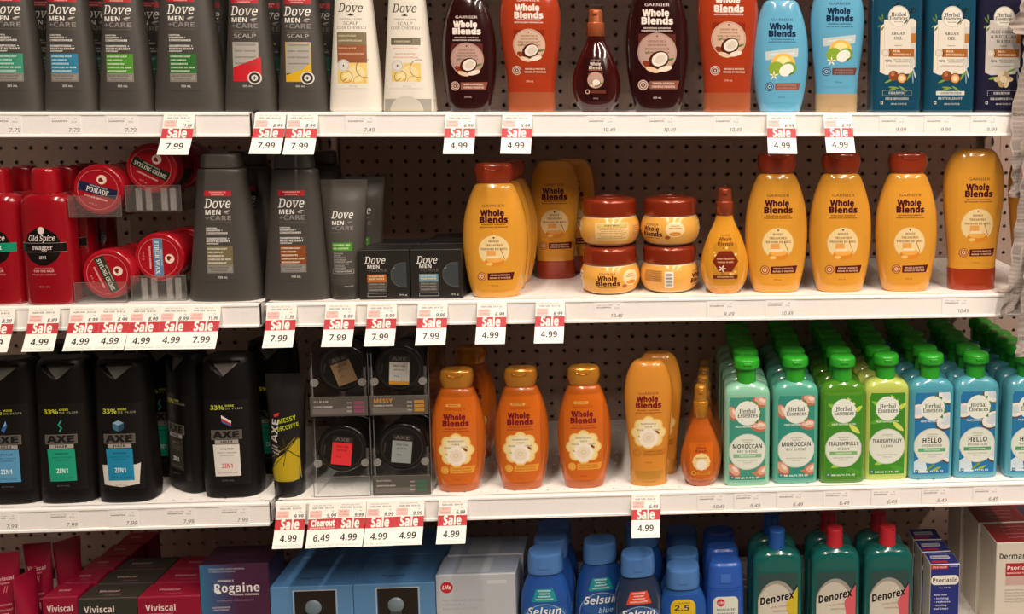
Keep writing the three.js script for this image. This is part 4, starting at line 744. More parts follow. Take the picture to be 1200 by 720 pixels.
// ------------------------------------------------------------------ black wash bottles, third shelf left
{
  const Y = SHELF[2], K = '#100e0d', h = 0.2190;
  const P = (() => { const a = 0.0420, b = 0.0255; return [[0, a * 0.9, b * 0.86, 3], [0.003, a * 0.96, b * 0.94, 3], [h * 0.12, a, b, 3], [h * 0.35, a * 0.97, b * 0.97, 3], [h * 0.6, a * 0.92, b * 0.93, 3], [h * 0.82, a * 0.9, b * 0.92, 3], [h * 0.94, a * 0.86, b * 0.86, 3], [h * 0.985, a * 0.78, b * 0.74, 3], [h, a * 0.66, b * 0.6, 3]]; })();
  const mk = (panel, edge, icon, word, ink = '#173a4a') => inked(print(64, 132, 22, K, (g) => {
    g.t('33%', -22, 142, 10, '#c9cf2e', { align: 'left', fit: 21 }); g.t('MORE', 0, 144.6, 4.6, '#c9cf2e', { align: 'left', fit: 13 }); g.t('DE PLUS', 0, 140, 4.2, '#8c8f78', { align: 'left', fit: 25 });
    if (icon === 'ribbon') { g.l([[2, 128], [-2, 122], [2, 117], [-1, 112]], '#2e9c86', 2); } if (icon === 'wave') { g.p([[3, 129], [-4, 115], [0, 111], [5, 122]], '#3566a8'); g.p([[3, 129], [-1, 120], [3, 122]], '#8fb4dd'); }
    if (icon === 'cube') { g.p([[-8, 124], [0, 128], [8, 124], [8, 115], [0, 110], [-8, 115]], '#3f6d86'); g.p([[-8, 124], [0, 128], [8, 124], [0, 120]], '#86abbd'); g.p([[0, 120], [8, 124], [8, 115], [0, 110]], '#27485c'); } if (icon === 'flag') { g.p([[-6, 130], [8, 121], [8, 117], [-6, 126]], '#e8e4de'); g.p([[-6, 126], [8, 117], [8, 114], [-6, 122]], '#c2223a'); g.p([[-6, 122], [8, 114], [8, 112], [-6, 119]], '#3b5f9c'); }
    g.r(-22, 93, 22, 107, '#57534e'); g.t('AXE', 0, 100, 14, '#1a1817', { fit: 38, stroke: '#1a1817', sw: 0.8 }); g.b(-22, 93, 22, 107, '#7d7872', 0.5);
    g.r(-17, 86, 17, 92, '#a39e96'); g.t('HAIR', 0, 89, 5, '#2a2725', { fit: 18 });
    if (edge) g.p([[-27, 60], [-25, 30], [0, 26], [25, 30], [28, 62], [22, 60], [-22, 60]], '#d5d0c6');
    if (panel) { g.p([[-20, 85], [18, 85], [19, 36], [-18, 36]], panel); g.t(word, 0, 78, 4, ink, { fit: 20 }); g.t('SHAMPOO + CONDITIONER', 0, 72, 2.6, ink, { fit: 28, weight: 'normal' }); g.t('SHAMPOOING', 0, 68, 2.6, ink, { fit: 20, weight: 'normal' }); g.t(word === 'TOTAL FRESH' ? '3IN1' : '2IN1', 0, 52, 10, word === 'TOTAL FRESH' ? '#c2545a' : '#e2ecee', { fit: 17 }); g.t('ANTIPELLICULAIRE', 0, 41, 2.8, ink, { fit: 28, weight: 'normal' }); }
    g.t('473 mL', 0, 29, 3.2, '#7d7872', { fit: 18, weight: 'normal' });
  }), 0.36);
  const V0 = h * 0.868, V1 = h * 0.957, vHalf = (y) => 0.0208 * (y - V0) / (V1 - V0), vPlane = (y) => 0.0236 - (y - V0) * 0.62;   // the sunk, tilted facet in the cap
  function ax(label, x, z, turn, mat) {
    const t = thing('black_wash_bottle', label, 'bottle', [x, Y, z], turn, 'black wash bottles');
    part('body', memo('axbody', () => { const g = loft(P, 160, 14), p = g.attributes.position; for (let i = 0; i < p.count; i++) { const x = p.getX(i), y = p.getY(i), z = p.getZ(i); if (z > 0 && y > V0 - 0.0005 && y < V1 + 0.002 && Math.abs(x) < vHalf(Math.min(y, V1)) + 0.0012) p.setZ(i, Math.min(z, vPlane(y) - 0.003)); } g.computeVertexNormals(); return g; }), plastic(K, 0.45, { specularIntensity: 0.45 }), t);
    part('thumb_facet', memo('axv', () => { const g = new THREE.BufferGeometry(), q = []; for (const [y0, y1] of [[V0, V1]]) q.push(0, y0, vPlane(y0), vHalf(y1), y1, vPlane(y1), -vHalf(y1), y1, vPlane(y1)); g.setAttribute('position', new THREE.Float32BufferAttribute(q, 3)); g.setAttribute('uv', new THREE.Float32BufferAttribute([0.5, 0, 1, 1, 0, 1], 2)); g.computeVertexNormals(); return g; }), plastic('#5c5954', 0.4), t);  // lighter grey than the black cap: ceiling reflection put into the facet colour
    if (mat) part('label', memo('axlab', () => film(P, -0.032, 0.032, 0.022, 0.154)), mat, t);
    return t;
  }
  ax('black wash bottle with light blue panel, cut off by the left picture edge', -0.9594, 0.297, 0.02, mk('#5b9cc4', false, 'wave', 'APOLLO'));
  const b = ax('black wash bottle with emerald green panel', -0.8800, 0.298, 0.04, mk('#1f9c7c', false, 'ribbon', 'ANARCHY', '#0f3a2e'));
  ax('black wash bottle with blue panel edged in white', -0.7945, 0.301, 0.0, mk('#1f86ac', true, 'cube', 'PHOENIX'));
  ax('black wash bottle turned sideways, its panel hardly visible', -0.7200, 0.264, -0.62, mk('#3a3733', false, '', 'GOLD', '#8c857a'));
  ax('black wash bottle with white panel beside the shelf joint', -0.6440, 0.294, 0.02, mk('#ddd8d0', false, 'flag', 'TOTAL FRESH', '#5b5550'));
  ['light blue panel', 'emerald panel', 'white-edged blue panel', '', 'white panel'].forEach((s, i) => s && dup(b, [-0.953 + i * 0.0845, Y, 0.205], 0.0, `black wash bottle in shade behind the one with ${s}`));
  // black and yellow tube
  const L = { w: 42, h: 118, y0: 26, mat: inked(print(42, 118, 26, '#1a1816', (g) => {
    g.p([[-21, 26], [21, 26], [21, 90], [12, 84], [2, 70], [-10, 62], [-21, 42]], '#b39b1a'); g.l([[-18, 46], [0, 66], [20, 92]], '#6b5a10', 1.6); g.l([[-8, 82], [10, 72], [21, 60]], '#3f350c', 1.4); g.l([[-20, 62], [4, 78], [16, 92]], '#8a7914', 1.2); g.l([[0, 92], [4, 70], [0, 50]], '#4a3f0e', 1);
    g.t('AXE', -13, 104, 15, '#bdb8b0', { rot: -1.5, fit: 36 }); g.t('MESSY', 5, 120, 9.5, '#aebd1e', { rot: -0.22, fit: 26 }); g.t('DECOIFFE', 6, 109, 8.5, '#aebd1e', { rot: -0.22, fit: 31 }); g.p([[-15, 128], [-6, 131], [-7, 126], [-14, 124]], '#c2303a');
    g.t('LOOK', -13, 80, 3.4, '#cfcac2', { fit: 10, rot: 0.3 }); g.t('FLEXIBLE', -12, 75, 3.4, '#cfcac2', { fit: 16, rot: 0.3 }); g.t('PASTE', -12, 70, 3.4, '#cfcac2', { fit: 12, rot: 0.3 });
  }), 0.36) };
  tube('styling_tube', 'black tube with yellow lower half and scrawled yellow lettering', 0.0600, 0.1876, 0.0225, 0.026, [-0.5605, Y, 0.300], 0.0, '#1a1816', '#161413', L);
  // black styling jars in the clear tiered display
  const face = (hex, foot, ang, ink) => inked(print(66, 66, -33, '#141210', (g) => {
    g.ring(0, 0, 31, '#3a3633', 1); g.c.save(); g.c.translate(g.X(0), g.Y(0)); g.c.rotate(ang); g.c.translate(-g.X(0), -g.Y(0));
    g.r(-15, 9, 15, 20, '#2f2b28'); g.t('AXE', 0, 15, 7, '#6d6863', { fit: 22 }); g.r(-15, -25, 15, 10, hex); if (foot) g.r(-15, -25, 15, -20, foot); g.t('MESSY LOOK', 0, 4, 3.6, ink, { fit: 18 }); g.t('MATTE GEL', 0, -2, 3, ink, { fit: 16 }); g.t('75 g', -4, -12, 2.8, ink, { fit: 8 }); g.c.restore();
    g.t('STYLING', -26, 0, 3, '#55504b', { rot: -1.4, fit: 16 });
  }), 0.32);
  function pot(label, x, y, z, mat, r = 1) {
    const t = thing('styling_pot', label, 'jar', [x, y, z], 0, 'black styling pots in the clear display');
    part('lid', memo('potlid', () => { const g = lathe([[0, 0], [0.0345, 0], [0.0372, -0.0025], [0.038, -0.006], [0.038, -0.018], [0.0365, -0.02]], 48); g.rotateX(Math.PI / 2); return g; }), plastic('#141210', 0.3, { clearcoat: 0.4 }), t);
    part('pot', memo('potpot', () => { const g = lathe([[0, -0.045], [0.034, -0.045], [0.0355, -0.043], [0.0355, -0.019], [0.03, -0.018]], 48); g.rotateX(Math.PI / 2); return g; }), plastic('#1c1917', 0.3), t);
    part('printed_face', memo('potface', () => { const g = new THREE.CircleGeometry(0.033, 40); g.translate(0, 0, 0.0004); return g; }), mat, t); t.scale.setScalar(r); return t;
  }
  const m1 = face('#8a6f52', null, -0.35, '#4a3826'), m2 = face('#c9c6bd', '#d59a2a', 0.05, '#4a4743'), m3 = face('#e0353a', null, 0.12, '#7a1518'), m4 = face('#8f9896', null, 0.1, '#3a403e');
  pot('black round pot with brown square, upper left of the display', -0.4745, 1.0292, 0.303, m1); pot('black round pot with pale grey square, upper right of the display', -0.3885, 1.0282, 0.306, m2); pot('black round pot with red square, lower left of the display', -0.4795, 0.9020, 0.303, m3); pot('black round pot with slate grey square, lower right of the display', -0.3885, 0.9040, 0.306, m4);
  pot('black pot in shade behind the brown-square pot', -0.468, 1.0292, 0.254, m1); pot('black pot in shade behind the pale-square pot', -0.382, 1.0282, 0.257, m2); pot('black pot in shade behind the red-square pot', -0.473, 0.9020, 0.254, m3); pot('black pot in shade behind the slate-square pot', -0.381, 0.9040, 0.257, m4);
  const bar = (words, cols, hex) => inked(print(90, 31, 0, hex, (g) => {
    g.r(-42, 3, 20, 12, '#6d6862'); g.t(words[0], -40, 24, words[0] === 'MESSY' ? 9 : 4, words[0] === 'MESSY' ? '#c9892a' : '#b5b0a8', { align: 'left', fit: words[0] === 'MESSY' ? 30 : 24 }); g.t(words[1], -40, 15.5, 3.6, '#cfcac2', { align: 'left', fit: 30 });
    for (let i = 0; i < 3; i++) { g.r(24, 5 + i * 7, 40, 10 + i * 7, cols[i]); g.t(words[2], 17, 7.5 + i * 7, 3, '#c9c4bc', { fit: 8 }); }
  }), 0.4);
  function stand(label, x, w, upper, lower) {
    const t = thing('jar_display', label, 'display rack', [x, Y, 0], 0, 'clear tiered pot displays'), T = 0.0016;
    part('back_panel', box(w, 0.235, T, 0, 0.1178, 0.2, 0.0004), clear, t);
    for (const s of [-1, 1]) part('side_panel', box(T, 0.235, 0.11, s * (w / 2 - T), 0.1178, 0.2555, 0.0005), clear, t);
    for (const s of [-1, 1]) part('panel_edge', box(0.0012, 0.2, 0.0014, s * (w / 2 - 0.0016), 0.12, 0.3118, 0.0004), frosted, t);
    for (const [y, fr, hh] of [[0.1265, upper, 0.0305], [0.0006, lower, 0.031]]) {
      part('tray_floor', box(w - 0.004, T, 0.12, 0, y + 0.022, 0.262, 0.0004), clear, t);
      const f = part('tray_front', box(w - 0.001, hh, 0.002, 0, y + hh / 2, 0.3225, 0.0006), fr ? plastic('#55514a', 0.4) : haze, t);
      if (!fr) part('polished_edge', rim(w - 0.002, hh, 0, y, 0.3225), frosted, f);
      if (fr) part('printed_strip', sheet(w - 0.003, hh - 0.002, 0, y + hh / 2, 0.3238), fr, f);
      for (const s of [-1, 1]) { const g = new THREE.CylinderGeometry(0.006, 0.006, 0.0016, 16); g.rotateX(Math.PI / 2); g.translate(s * (w / 2 - 0.008), y + 0.052, 0.3215); part('retaining_lug', g, ribHaze, t); }
      for (const s of [-1, 1]) part('tray_post', box(0.004, 0.05, 0.0016, s * (w / 2 - 0.004), y + 0.05, 0.3215, 0.0005), haze, t);
    }
  }
  stand('left clear tiered display holding the brown and red square pots', -0.4750, 0.0860, bar(['SLEEK', 'CLASSIC POMADE', 'HOLD'], ['#8c4a66', '#8c4a66', '#8c4a66'], '#55514a'), null);
  stand('right clear tiered display holding the pale and slate square pots', -0.3862, 0.0875, bar(['MESSY', 'FLEXIBLE PASTE', 'HOLD'], ['#b9822c', '#b9822c', '#b9822c'], '#55514a'), bar(['NATURAL', 'UNDERSTATED CREAM', 'HOLD'], ['#3f6a52', '#3f6a52', '#3f6a52'], '#55514a'));
}
// ------------------------------------------------------------------ green-capped bottles in seven columns, third shelf right
{
  const Y = SHELF[2], w = 0.0725, bh = 0.1645, a = w / 2, b = 0.0195;
  const P = [[0, a * 0.93, b * 0.9, 4.5], [0.003, a * 0.99, b * 0.98, 4.5], [0.01, a, b, 4.5], [bh * 0.85, a, b, 4.5], [bh * 0.92, a * 0.96, b * 0.96, 4], [bh * 0.965, a * 0.8, b * 0.85, 3], [bh * 0.985, a * 0.58, b * 0.74, 2.4], [bh, a * 0.37, b * 0.64, 2]];
  const mk = (bg, pan, words, kind, bar) => inked(print(60, 140, 8, bg, (g) => {
    g.c.save(); g.c.beginPath(); g.c.rect(g.X(-28.5), g.Y(143), 570, 1330); g.c.clip(); g.r(-28.5, 10, 28.5, 143, pan);
    if (kind === 'argan') { for (const [x, y, s, r] of [[20, 136, 13, 0.4], [-24, 118, 12, 1.2], [18, 97, 14, 0.2], [-22, 26, 14, 0.8], [24, 24, 13, -0.5], [26, 60, 8, 0]]) { g.o(x, y, s, '#b5715a', s * 0.66, r); g.o(x + 1, y + 1, s * 0.78, '#d9a890', s * 0.46, r); g.o(x + 3, y + 2, s * 0.42, '#efd6c6', s * 0.2, r); } g.leaf(-10, 26, 18, 5, -0.5, '#7da344'); g.leaf(6, 22, 14, 4, 0.2, '#c97d54'); }
    if (kind === 'tea') { for (const [x, y, l, r, c] of [[-26, 130, 30, 0.5, '#8cc43c'], [4, 140, 26, 0.9, '#b5d24a'], [10, 112, 24, -0.6, '#c9d84e'], [-28, 94, 26, -0.3, '#5fa52e'], [8, 96, 24, 0.7, '#d2dc6a'], [-20, 26, 26, -0.4, '#9ccb3e'], [4, 24, 26, 0.3, '#4f9a2c'], [12, 40, 18, -1, '#c2d64e']]) g.leaf(x, y, l, 8, r, c); }
    if (kind === 'coconut') { for (const [x, y, s, r] of [[22, 136, 15, 0.4], [-24, 112, 15, -0.3], [22, 96, 17, -0.4], [26, 38, 13, 0.6]]) { g.o(x, y, s * 1.08, '#5b463a', s * 0.86, r); g.o(x + 1, y + 1, s, '#e9ebe6', s * 0.74, r); g.o(x + 2, y + 2, s * 0.66, '#cfdbe4', s * 0.44, r); } g.p([[-28, 30], [-12, 42], [-6, 12], [-28, 12]], '#cfe2ee'); g.leaf(-10, 14, 24, 4, -0.7, '#6f9438'); g.leaf(-2, 14, 20, 4, -0.4, '#9ab545'); }
    g.o(0, 118, 19.5, '#e6ece2'); for (let i = 0; i < 9; i++) { const q = 1.35 - i * 0.28; g.leaf(0 + 18 * Math.cos(q), 118 + 18 * Math.sin(q), 6, 2.4, -q + (i % 2 ? 0.8 : -0.5), '#3c8a2c'); }
    g.t('Herbal', 0, 121.5, 9.4, '#34403a', { font: 'serif', fit: 26 }); g.t('Essences', 0, 114.5, 9.4, '#34403a', { font: 'serif', fit: 32 });
    g.t('FRUIT-INSPIRED SCENT', 0, 96.5, 4, '#eef3e6', { fit: 38 });
    g.o(0, 56, 29, '#dfe5da'); g.ring(0, 56, 28, '#b9c4b4', 0.5); g.t('NOURISHING', 0, 75, 2.8, '#6d7a6d', { fit: 18, weight: 'normal' }); g.t('SHAMPOO', 0, 71.5, 2.8, '#6d7a6d', { fit: 14, weight: 'normal' });
    g.t(words[0], 0, 65, words[0].length > 9 ? 8 : words[0].length > 6 ? 9.4 : 11, '#1c2320', { fit: words[0].length > 6 ? 47 : 32 }); g.t(words[1], 0, 56.5, 5.4, '#2c3430', { fit: words[1].length > 6 ? 32 : 19, weight: 'normal' });
    if (bar) { g.r(-22, 46.5, 22, 52.5, bar); g.t('CONDITIONER', 0, 49.5, 3.4, '#e9f2e4', { fit: 26 }); } g.t('REVITALISANT HYDRATANT', 0, 42, 2.6, '#7a857a', { fit: 32, weight: 'normal' }); g.t('COCO', 0, 38.5, 2.4, '#7a857a', { fit: 14, weight: 'normal' });
    g.t('346 mL 11.7 FL OZ', 0, 14, 4.2, '#eef3e6', { fit: 38 }); g.r(-26, 12, -21, 17, '#33506b'); g.r(-25, 13, -22, 16, '#9fb4bd'); g.c.restore();
  }), 0.24, { clearcoat: 0.4 });
  const capG = '#2fa52c';
  function hb(label, x, z, hex, mat, glass) {
    const t = thing('green_capped_bottle', label, 'bottle', [x, Y, z], 0, 'green-capped bottles in columns');
    part('body', memo('hbbody', () => loft(P, 40)), glass ? plastic(hex, 0.14, { clearcoat: 0.8, transmission: 0.2 }) : fluid(hex, 0.22), t);
    const cap = part('cap', memo('hbcap', () => lathe([[0.0118, 0], [0.0146, 0], [0.0150, 0.001], [0.0150, 0.0205], [0.0155, 0.0215], [0.0198, 0.0235], [0.0208, 0.026], [0.0205, 0.035], [0.0185, 0.0385], [0.013, 0.0402], [0, 0.0405]], 36).translate(0, bh - 0.0015, 0)), plastic(capG, 0.28), t);
    part('lid_tab', memo('hbtab', () => box(0.012, 0.004, 0.004, 0, bh + 0.0305, 0.0196, 0.001)), plastic(capG, 0.28), cap);
    part('label', memo('hblab', () => film(P, -0.030, 0.030, 0.008, 0.148, 0.0004, 14, 8)), mat, t);
    return t;
  }
  const teal = '#58ab96', hello = '#4fa0b4';
  const cols = [
    [0.1434, 0.304, '#8ac6ab', mk('#8ac6ab', '#3f9480', ['MOROCCAN', 'MY SHINE'], 'argan', '#86b893'), 'pale mint', 'first'],
    [0.2207, 0.300, teal, mk(teal, '#2f8f80', ['MOROCCAN', 'MY SHINE'], 'argan', null), 'deep mint', 'second'],
    [0.2952, 0.303, '#55962a', mk('#55962a', '#3f8c28', ['TEALIGHTFULLY', 'CLEAN'], 'tea', '#7fb870'), 'clear leaf-green', 'third'],
    [0.3667, 0.295, '#b9c860', mk('#b9c860', '#3f8c28', ['TEALIGHTFULLY', 'CLEAN'], 'tea', null), 'milky lime', 'fourth'],
    [0.4383, 0.298, hello, mk(hello, '#2476ae', ['HELLO', 'HYDRATION'], 'coconut', '#5fae78'), 'milky aqua', 'fifth'],
    [0.5124, 0.297, '#57a8bc', null, 'aqua', 'sixth'],
    [0.5955, 0.300, '#57a8bc', null, 'aqua', 'seventh'],
  ];
  cols[5][3] = mk('#57a8bc', '#2476ae', ['HELLO', 'HYDRATION'], 'coconut', '#4f9f68'); cols[6][3] = cols[5][3];
  const ord = ['front', 'second', 'third', 'fourth', 'fifth', 'rearmost'];
  cols.forEach(([x, z, hex, mat, tone, place], c) => {
    const f = hb(`${tone} green-capped bottle at the front of the ${place} column from left`, x, z, hex, mat, c === 2);
    for (let k = 1; k < 6; k++) dup(f, [x + jit(0.004) + k * 0.001, Y, z - k * 0.0445 + (k > 4 ? 0.0005 : 0)], jit(0.04), `${tone} green-capped bottle, ${ord[k]} in the ${place} column from left`);
  });
}
// ------------------------------------------------------------------ lowest shelf
{
  const Y = SHELF[3], wine = '#8f1030';
  // crimson cartons and tubes
  const vFront = (hex, w, x) => inked(print(w, 120, 0, hex, (g) => {
    g.t('Viviscal', x, 104, 14, '#e8d8d4', { fit: Math.min(46, w * 0.78) }); g.t('HAIR GROWTH PROGRAM', x, 94, 3.4, '#d9aab0', { fit: Math.min(36, w * 0.6), weight: 'normal' }); g.t('CROISSANCE DES CHEVEUX', x, 88, 3.2, '#d9aab0', { fit: Math.min(36, w * 0.6), weight: 'normal' }); g.r(-w / 2, 0, w / 2, 40, hex === wine ? '#7a0c28' : '#23221f'); g.t('60', x, 60, 16, '#e8d8d4', {});
  }), 0.35);
  const vTop = (hex, w, d) => inked(print(w, d, 0, hex, (g) => { g.t('Viviscal', -w * 0.1, d * 0.55, 8, '#c9a8a6', { fit: w * 0.36 }); g.t('CHEVEUX', w * 0.02, d * 0.25, 3, '#b98c92', { fit: w * 0.3, weight: 'normal' }); g.l([[-w / 2, 1], [w / 2, 1]], '#b5808a', 0.6); }), 0.35);
  const f1 = vFront(wine, 49, 0), t1 = vTop(wine, 49, 40), kHex = '#33322c', f2 = vFront(kHex, 86, -12), t2 = vTop(kHex, 86, 40), f3 = vFront(wine, 92, -12), t3 = vTop(wine, 92, 40);
  const G = 'cartons at the left of the lowest shelf';
  const a = carton('supplement_box', 'narrow crimson carton left of the dark grey carton', 0.0500, 0.1245, 0.042, [-0.9084, Y, 0.286], 0.03, wine, f1, G, t1);
  [['second', 0.242], ['third', 0.198], ['fourth', 0.154], ['fifth', 0.110]].forEach(([o, z], i) => dup(a, [-0.904 + i * 0.003, Y, z], 0.02, `narrow crimson carton, ${o} back in the left column`));
  const b = carton('supplement_box', 'dark grey carton between two crimson cartons', 0.0870, 0.1205, 0.042, [-0.8385, Y, 0.286], 0, kHex, f2, G, t2);
  [['second', 0.242], ['third', 0.198]].forEach(([o, z]) => dup(b, [-0.836, Y, z], 0, `dark grey carton, ${o} back between the crimson cartons`));
  const c = carton('supplement_box', 'wide crimson carton beside the purple carton', 0.0930, 0.1200, 0.042, [-0.7480, Y, 0.286], 0, wine, f3, G, t3);
  [['second', 0.242], ['third', 0.198]].forEach(([o, z]) => dup(c, [-0.745, Y, z], 0, `wide crimson carton, ${o} back beside the purple carton`));
  const tt = { w: 30, h: 100, y0: 70, mat: inked(print(30, 100, 70, wine, (g) => { g.t('Viviscal', 0, 152, 8, '#d9b4b4', { fit: 26 }); g.t('gorgeous', 0, 145, 4, '#d9a0a4', { fit: 16, style: 'italic' }); g.l([[2, 140], [0, 131]], '#e07a7a', 1); g.l([[5, 140], [3, 131]], '#e07a7a', 1); g.t('CONDITIONER', 0, 112, 4, '#d9a0a4', { fit: 20 }); g.t('REVITALISANT', 0, 104, 4, '#d9a0a4', { fit: 22 }); g.r(-5, 88, 6, 99, '#c9bda8'); }), 0.3) };
  const tg = 'crimson tubes';
  const tb = tube('crimson_tube', 'crimson tube with lettering, standing between the other tubes and cartons', 0.0400, 0.1900, 0.0165, 0.03, [-0.9665, Y, 0.258], 0.12, wine, '#7a0c28', tt, tg);
  dup(tb, [-0.9960, Y, 0.288], 0.2, 'crimson tube cut off by the left picture edge on the lowest shelf');
  tube('crimson_tube', 'crimson tube half turned away behind the lettered tube', 0.0380, 0.1820, 0.0150, 0.03, [-0.9395, Y, 0.230], 0.8, wine, '#7a0c28', null, tg);
  tube('crimson_tube', 'short crimson tube seen edge-on in front of the other tubes', 0.0400, 0.1625, 0.0165, 0.03, [-0.9600, Y, 0.300], 1.35, wine, '#7a0c28', null, tg);
  // purple carton
  carton('treatment_box', 'purple carton with a blue left edge and bold white lettering', 0.1040, 0.1694, 0.06, [-0.6492, Y, 0.275], 0.0, '#3a1a30', inked(print(102, 167, 1, '#4a2440', (g) => {
    const gr = g.c.createLinearGradient(g.X(-51), 0, g.X(30), 0); gr.addColorStop(0, '#356f94'); gr.addColorStop(0.35, '#3f4a70'); gr.addColorStop(0.7, '#4a2440'); g.c.fillStyle = gr; g.c.fillRect(0, 0, 1020, 1670);
    g.t('STIMULATES HAIR GROWTH', -38, 161, 3.6, '#b9c6d0', { align: 'left', fit: 54, weight: 'normal' }); g.t('STIMULE LA POUSSE', -38, 157, 3.4, '#b9c6d0', { align: 'left', fit: 40, weight: 'normal' });
    g.t('WOMEN S', -13, 142, 4, '#e6dfe2', { fit: 24 }); g.t('Rogaine', 3, 130, 19, '#f0ecea', { fit: 70 }); g.p([[-32, 128], [-26, 120], [-20, 122], [-27, 128]], '#f0ecea'); g.t('POUR FEMMES', 17, 119, 4.4, '#e6dfe2', { fit: 38 }); g.t('2% MINOXIDIL TOPICAL SOLUTION', 0, 110, 3.4, '#b59cae', { fit: 56, weight: 'normal' }); g.t('HAIR REGROWTH', -22, 99, 3.2, '#cdbcc8', { fit: 28 }); g.t('TREATMENT', -22, 95, 3.2, '#cdbcc8', { fit: 24 });
  }), 0.32), null, inked(print(102, 58, 0, '#2a1226', (g) => { g.t('Rogaine', 0, 30, 12, '#4a2a44', { fit: 44 }); }), 0.32));
  // two blue cartons with dark windows
  const bl = '#5b8cba';
  const bf = inked(print(124, 128, 0, bl, (g) => { g.r(-26, 20, 36, 122, '#241c16'); g.b(-28, 18, 38, 122, '#b9c2c2', 1.6); }), 0.35);
  const btop = inked(print(124, 92, 0, '#4a7aac', (g) => { g.t('Rogaine', -8, 24, 9, '#1c3450', { fit: 36 }); g.t('Rogaine', 6, 64, 9, '#2a4a6c', { fit: 36 }); }), 0.35);
  function blueBox(label, x, z) {
    const t = carton('foam_treatment_box', label, 0.1255, 0.1290, 0.094, [x, Y, z], 0, bl, bf, 'blue cartons', btop);
    part('pump_ball', memo('ball', () => { const g = new THREE.SphereGeometry(0.0125, 20, 14, 0, Math.PI); g.scale(1, 1, 0.35); g.translate(0.002, 0.094, 0.0474); return g; }), plastic('#6f8088', 0.35), t);
    part('pump_neck', memo('neck', () => box(0.018, 0.05, 0.004, 0.002, 0.06, 0.0485, 0.0015)), plastic('#3a3f42', 0.35), t);
    return t;
  }
  const bb = blueBox('left blue carton with a dark window beside the purple carton', -0.5345, 0.258); 
  dup(bb, [-0.4085, Y, 0.258], 0, 'right blue carton with a dark window beside the silver carton');
  dup(bb, [-0.5320, Y, 0.162], 0, 'blue carton behind the left windowed carton'); dup(bb, [-0.4055, Y, 0.162], 0, 'blue carton behind the right windowed carton');
  // silver carton
  const sil = '#b3b8be';
  const sc = carton('regrowth_kit_box', 'silver carton with a round red badge', 0.1235, 0.1395, 0.062, [-0.2830, Y, 0.274], 0, sil, inked(print(122, 138, 1, sil, (g) => {
    g.o(-45, 120, 9.5, '#b8232c'); g.t('Life', -45, 120, 9, '#f4ece6', { style: 'italic', fit: 14 }); g.r(18, 124, 48, 130, '#c6c9cc'); g.t('HAIR REGROWTH TREATMENT', -52, 98, 4.4, '#8f9398', { align: 'left', fit: 66, weight: 'normal' }); g.t('FORMULA 5', -52, 91, 4.4, '#8f9398', { align: 'left', fit: 34, weight: 'normal' }); g.t('MINOXIDIL SOLUTION', -52, 84, 4.4, '#9a9ea2', { align: 'left', fit: 54, weight: 'normal' }); g.r(-56, 20, 56, 60, '#8d96a2');
  }), 0.3), 'silver cartons', inked(print(122, 60, 0, '#8a94a6', (g) => { g.r(-30, 6, 20, 52, '#a2aab6'); g.l([[-61, 1], [61, 1]], '#d6dade', 1); }), 0.3));
  dup(sc, [-0.2790, Y, 0.21], 0, 'silver carton behind the one with red badge');
  // blue medicated bottles
  function med(label, x, z, h, hex, capHex, lw, tex, group) {
    const t = thing('medicated_bottle', label, 'bottle', [x, Y, z], 0, group), a = lw / 2, b = 0.0215, ch = 0.0315, y = h - ch;
    const P = [[0, a * 0.9, b * 0.9, 2.6], [0.003, a * 0.97, b, 2.6], [y * 0.5, a, b, 2.5], [y * 0.72, a * 0.96, b * 0.98, 2.5], [y * 0.88, a * 0.8, b * 0.92, 2.4], [y * 0.965, a * 0.66, b * 0.86, 2.4], [y, a * 0.6, b * 0.8, 2.4]];
    const key = 'med' + [h, lw];
    part('body', memo(key, () => loft(P, 40)), plastic(hex, 0.22, { clearcoat: 0.4 }), t);
    const C = [[y - 0.0005, a * 0.69, b * 0.98, 2.6], [y + 0.004, a * 0.7, b, 2.6], [y + ch * 0.86, a * 0.68, b * 0.97, 2.6], [h, a * 0.64, b * 0.9, 2.6]];
    const cap = part('cap', memo(key + 'c', () => loft(C, 40)), plastic(capHex, 0.26), t);
    part('thumb_notch', memo(key + 'n', () => film(C, -0.008, 0.008, y + ch * 0.3, y + ch * 0.8, 0.0008, 8, 6)), plastic(capHex, 0.2), cap);
    if (tex) part('label', film(P, -0.034, 0.034, 0.004, y * 0.9), tex, t);
    return t;
  }
  const selsun = (bg, acc, y, inner) => inked(print(68, y * 0.9 * 1000 - 4, 4, bg, (g) => {
    const T = y * 900 - 9; g.p([[-13, T - 1], [13, T - 1], [20, T - 22], [-20, T - 22]], acc); ['MOISTURIZING', 'HYDRATANT', 'DANDRUFF', 'ANTIPELLICULAIRE'].forEach((s, i) => g.t(s, 0, T - 4 - i * 4.6, 3.4, '#e6efec', { fit: [20, 16, 20, 28][i] }));
    g.o(0, T - 44, 33, inner, 18); g.ring(0, T - 60, 34, '#8fa9c4', 1.2); g.t('Selsun', 0, T - 38, 18, '#e9edf0', { style: 'italic', fit: 54, stroke: '#14304f', sw: 1 }); g.t('blue', 8, T - 56, 12, '#9fc4e0', { style: 'italic', fit: 24 });
  }), 0.24, { clearcoat: 0.4 });
  const blue = '#1f4f9c', lite = '#4a78b5', MG = 'blue medicated bottles';
  const s1 = med('blue bottle with teal label, leftmost beside the silver carton', -0.1755, 0.290, 0.1697, blue, lite, 0.080, selsun(blue, '#1a8f98', 0.138, '#2a64a8'), MG);
  dup(s1, [-0.172, Y, 0.243], 0, 'blue bottle second back behind the leftmost teal-label one'); dup(s1, [-0.171, Y, 0.196], 0, 'blue bottle third back behind the leftmost teal-label one');
  const s2 = med('blue bottle with teal label, right one, beside the dark navy bottle', -0.0915, 0.258, 0.1680, '#1f4a8f', lite, 0.078, selsun('#1f4a8f', '#1a8f98', 0.1365, '#245796'), MG);
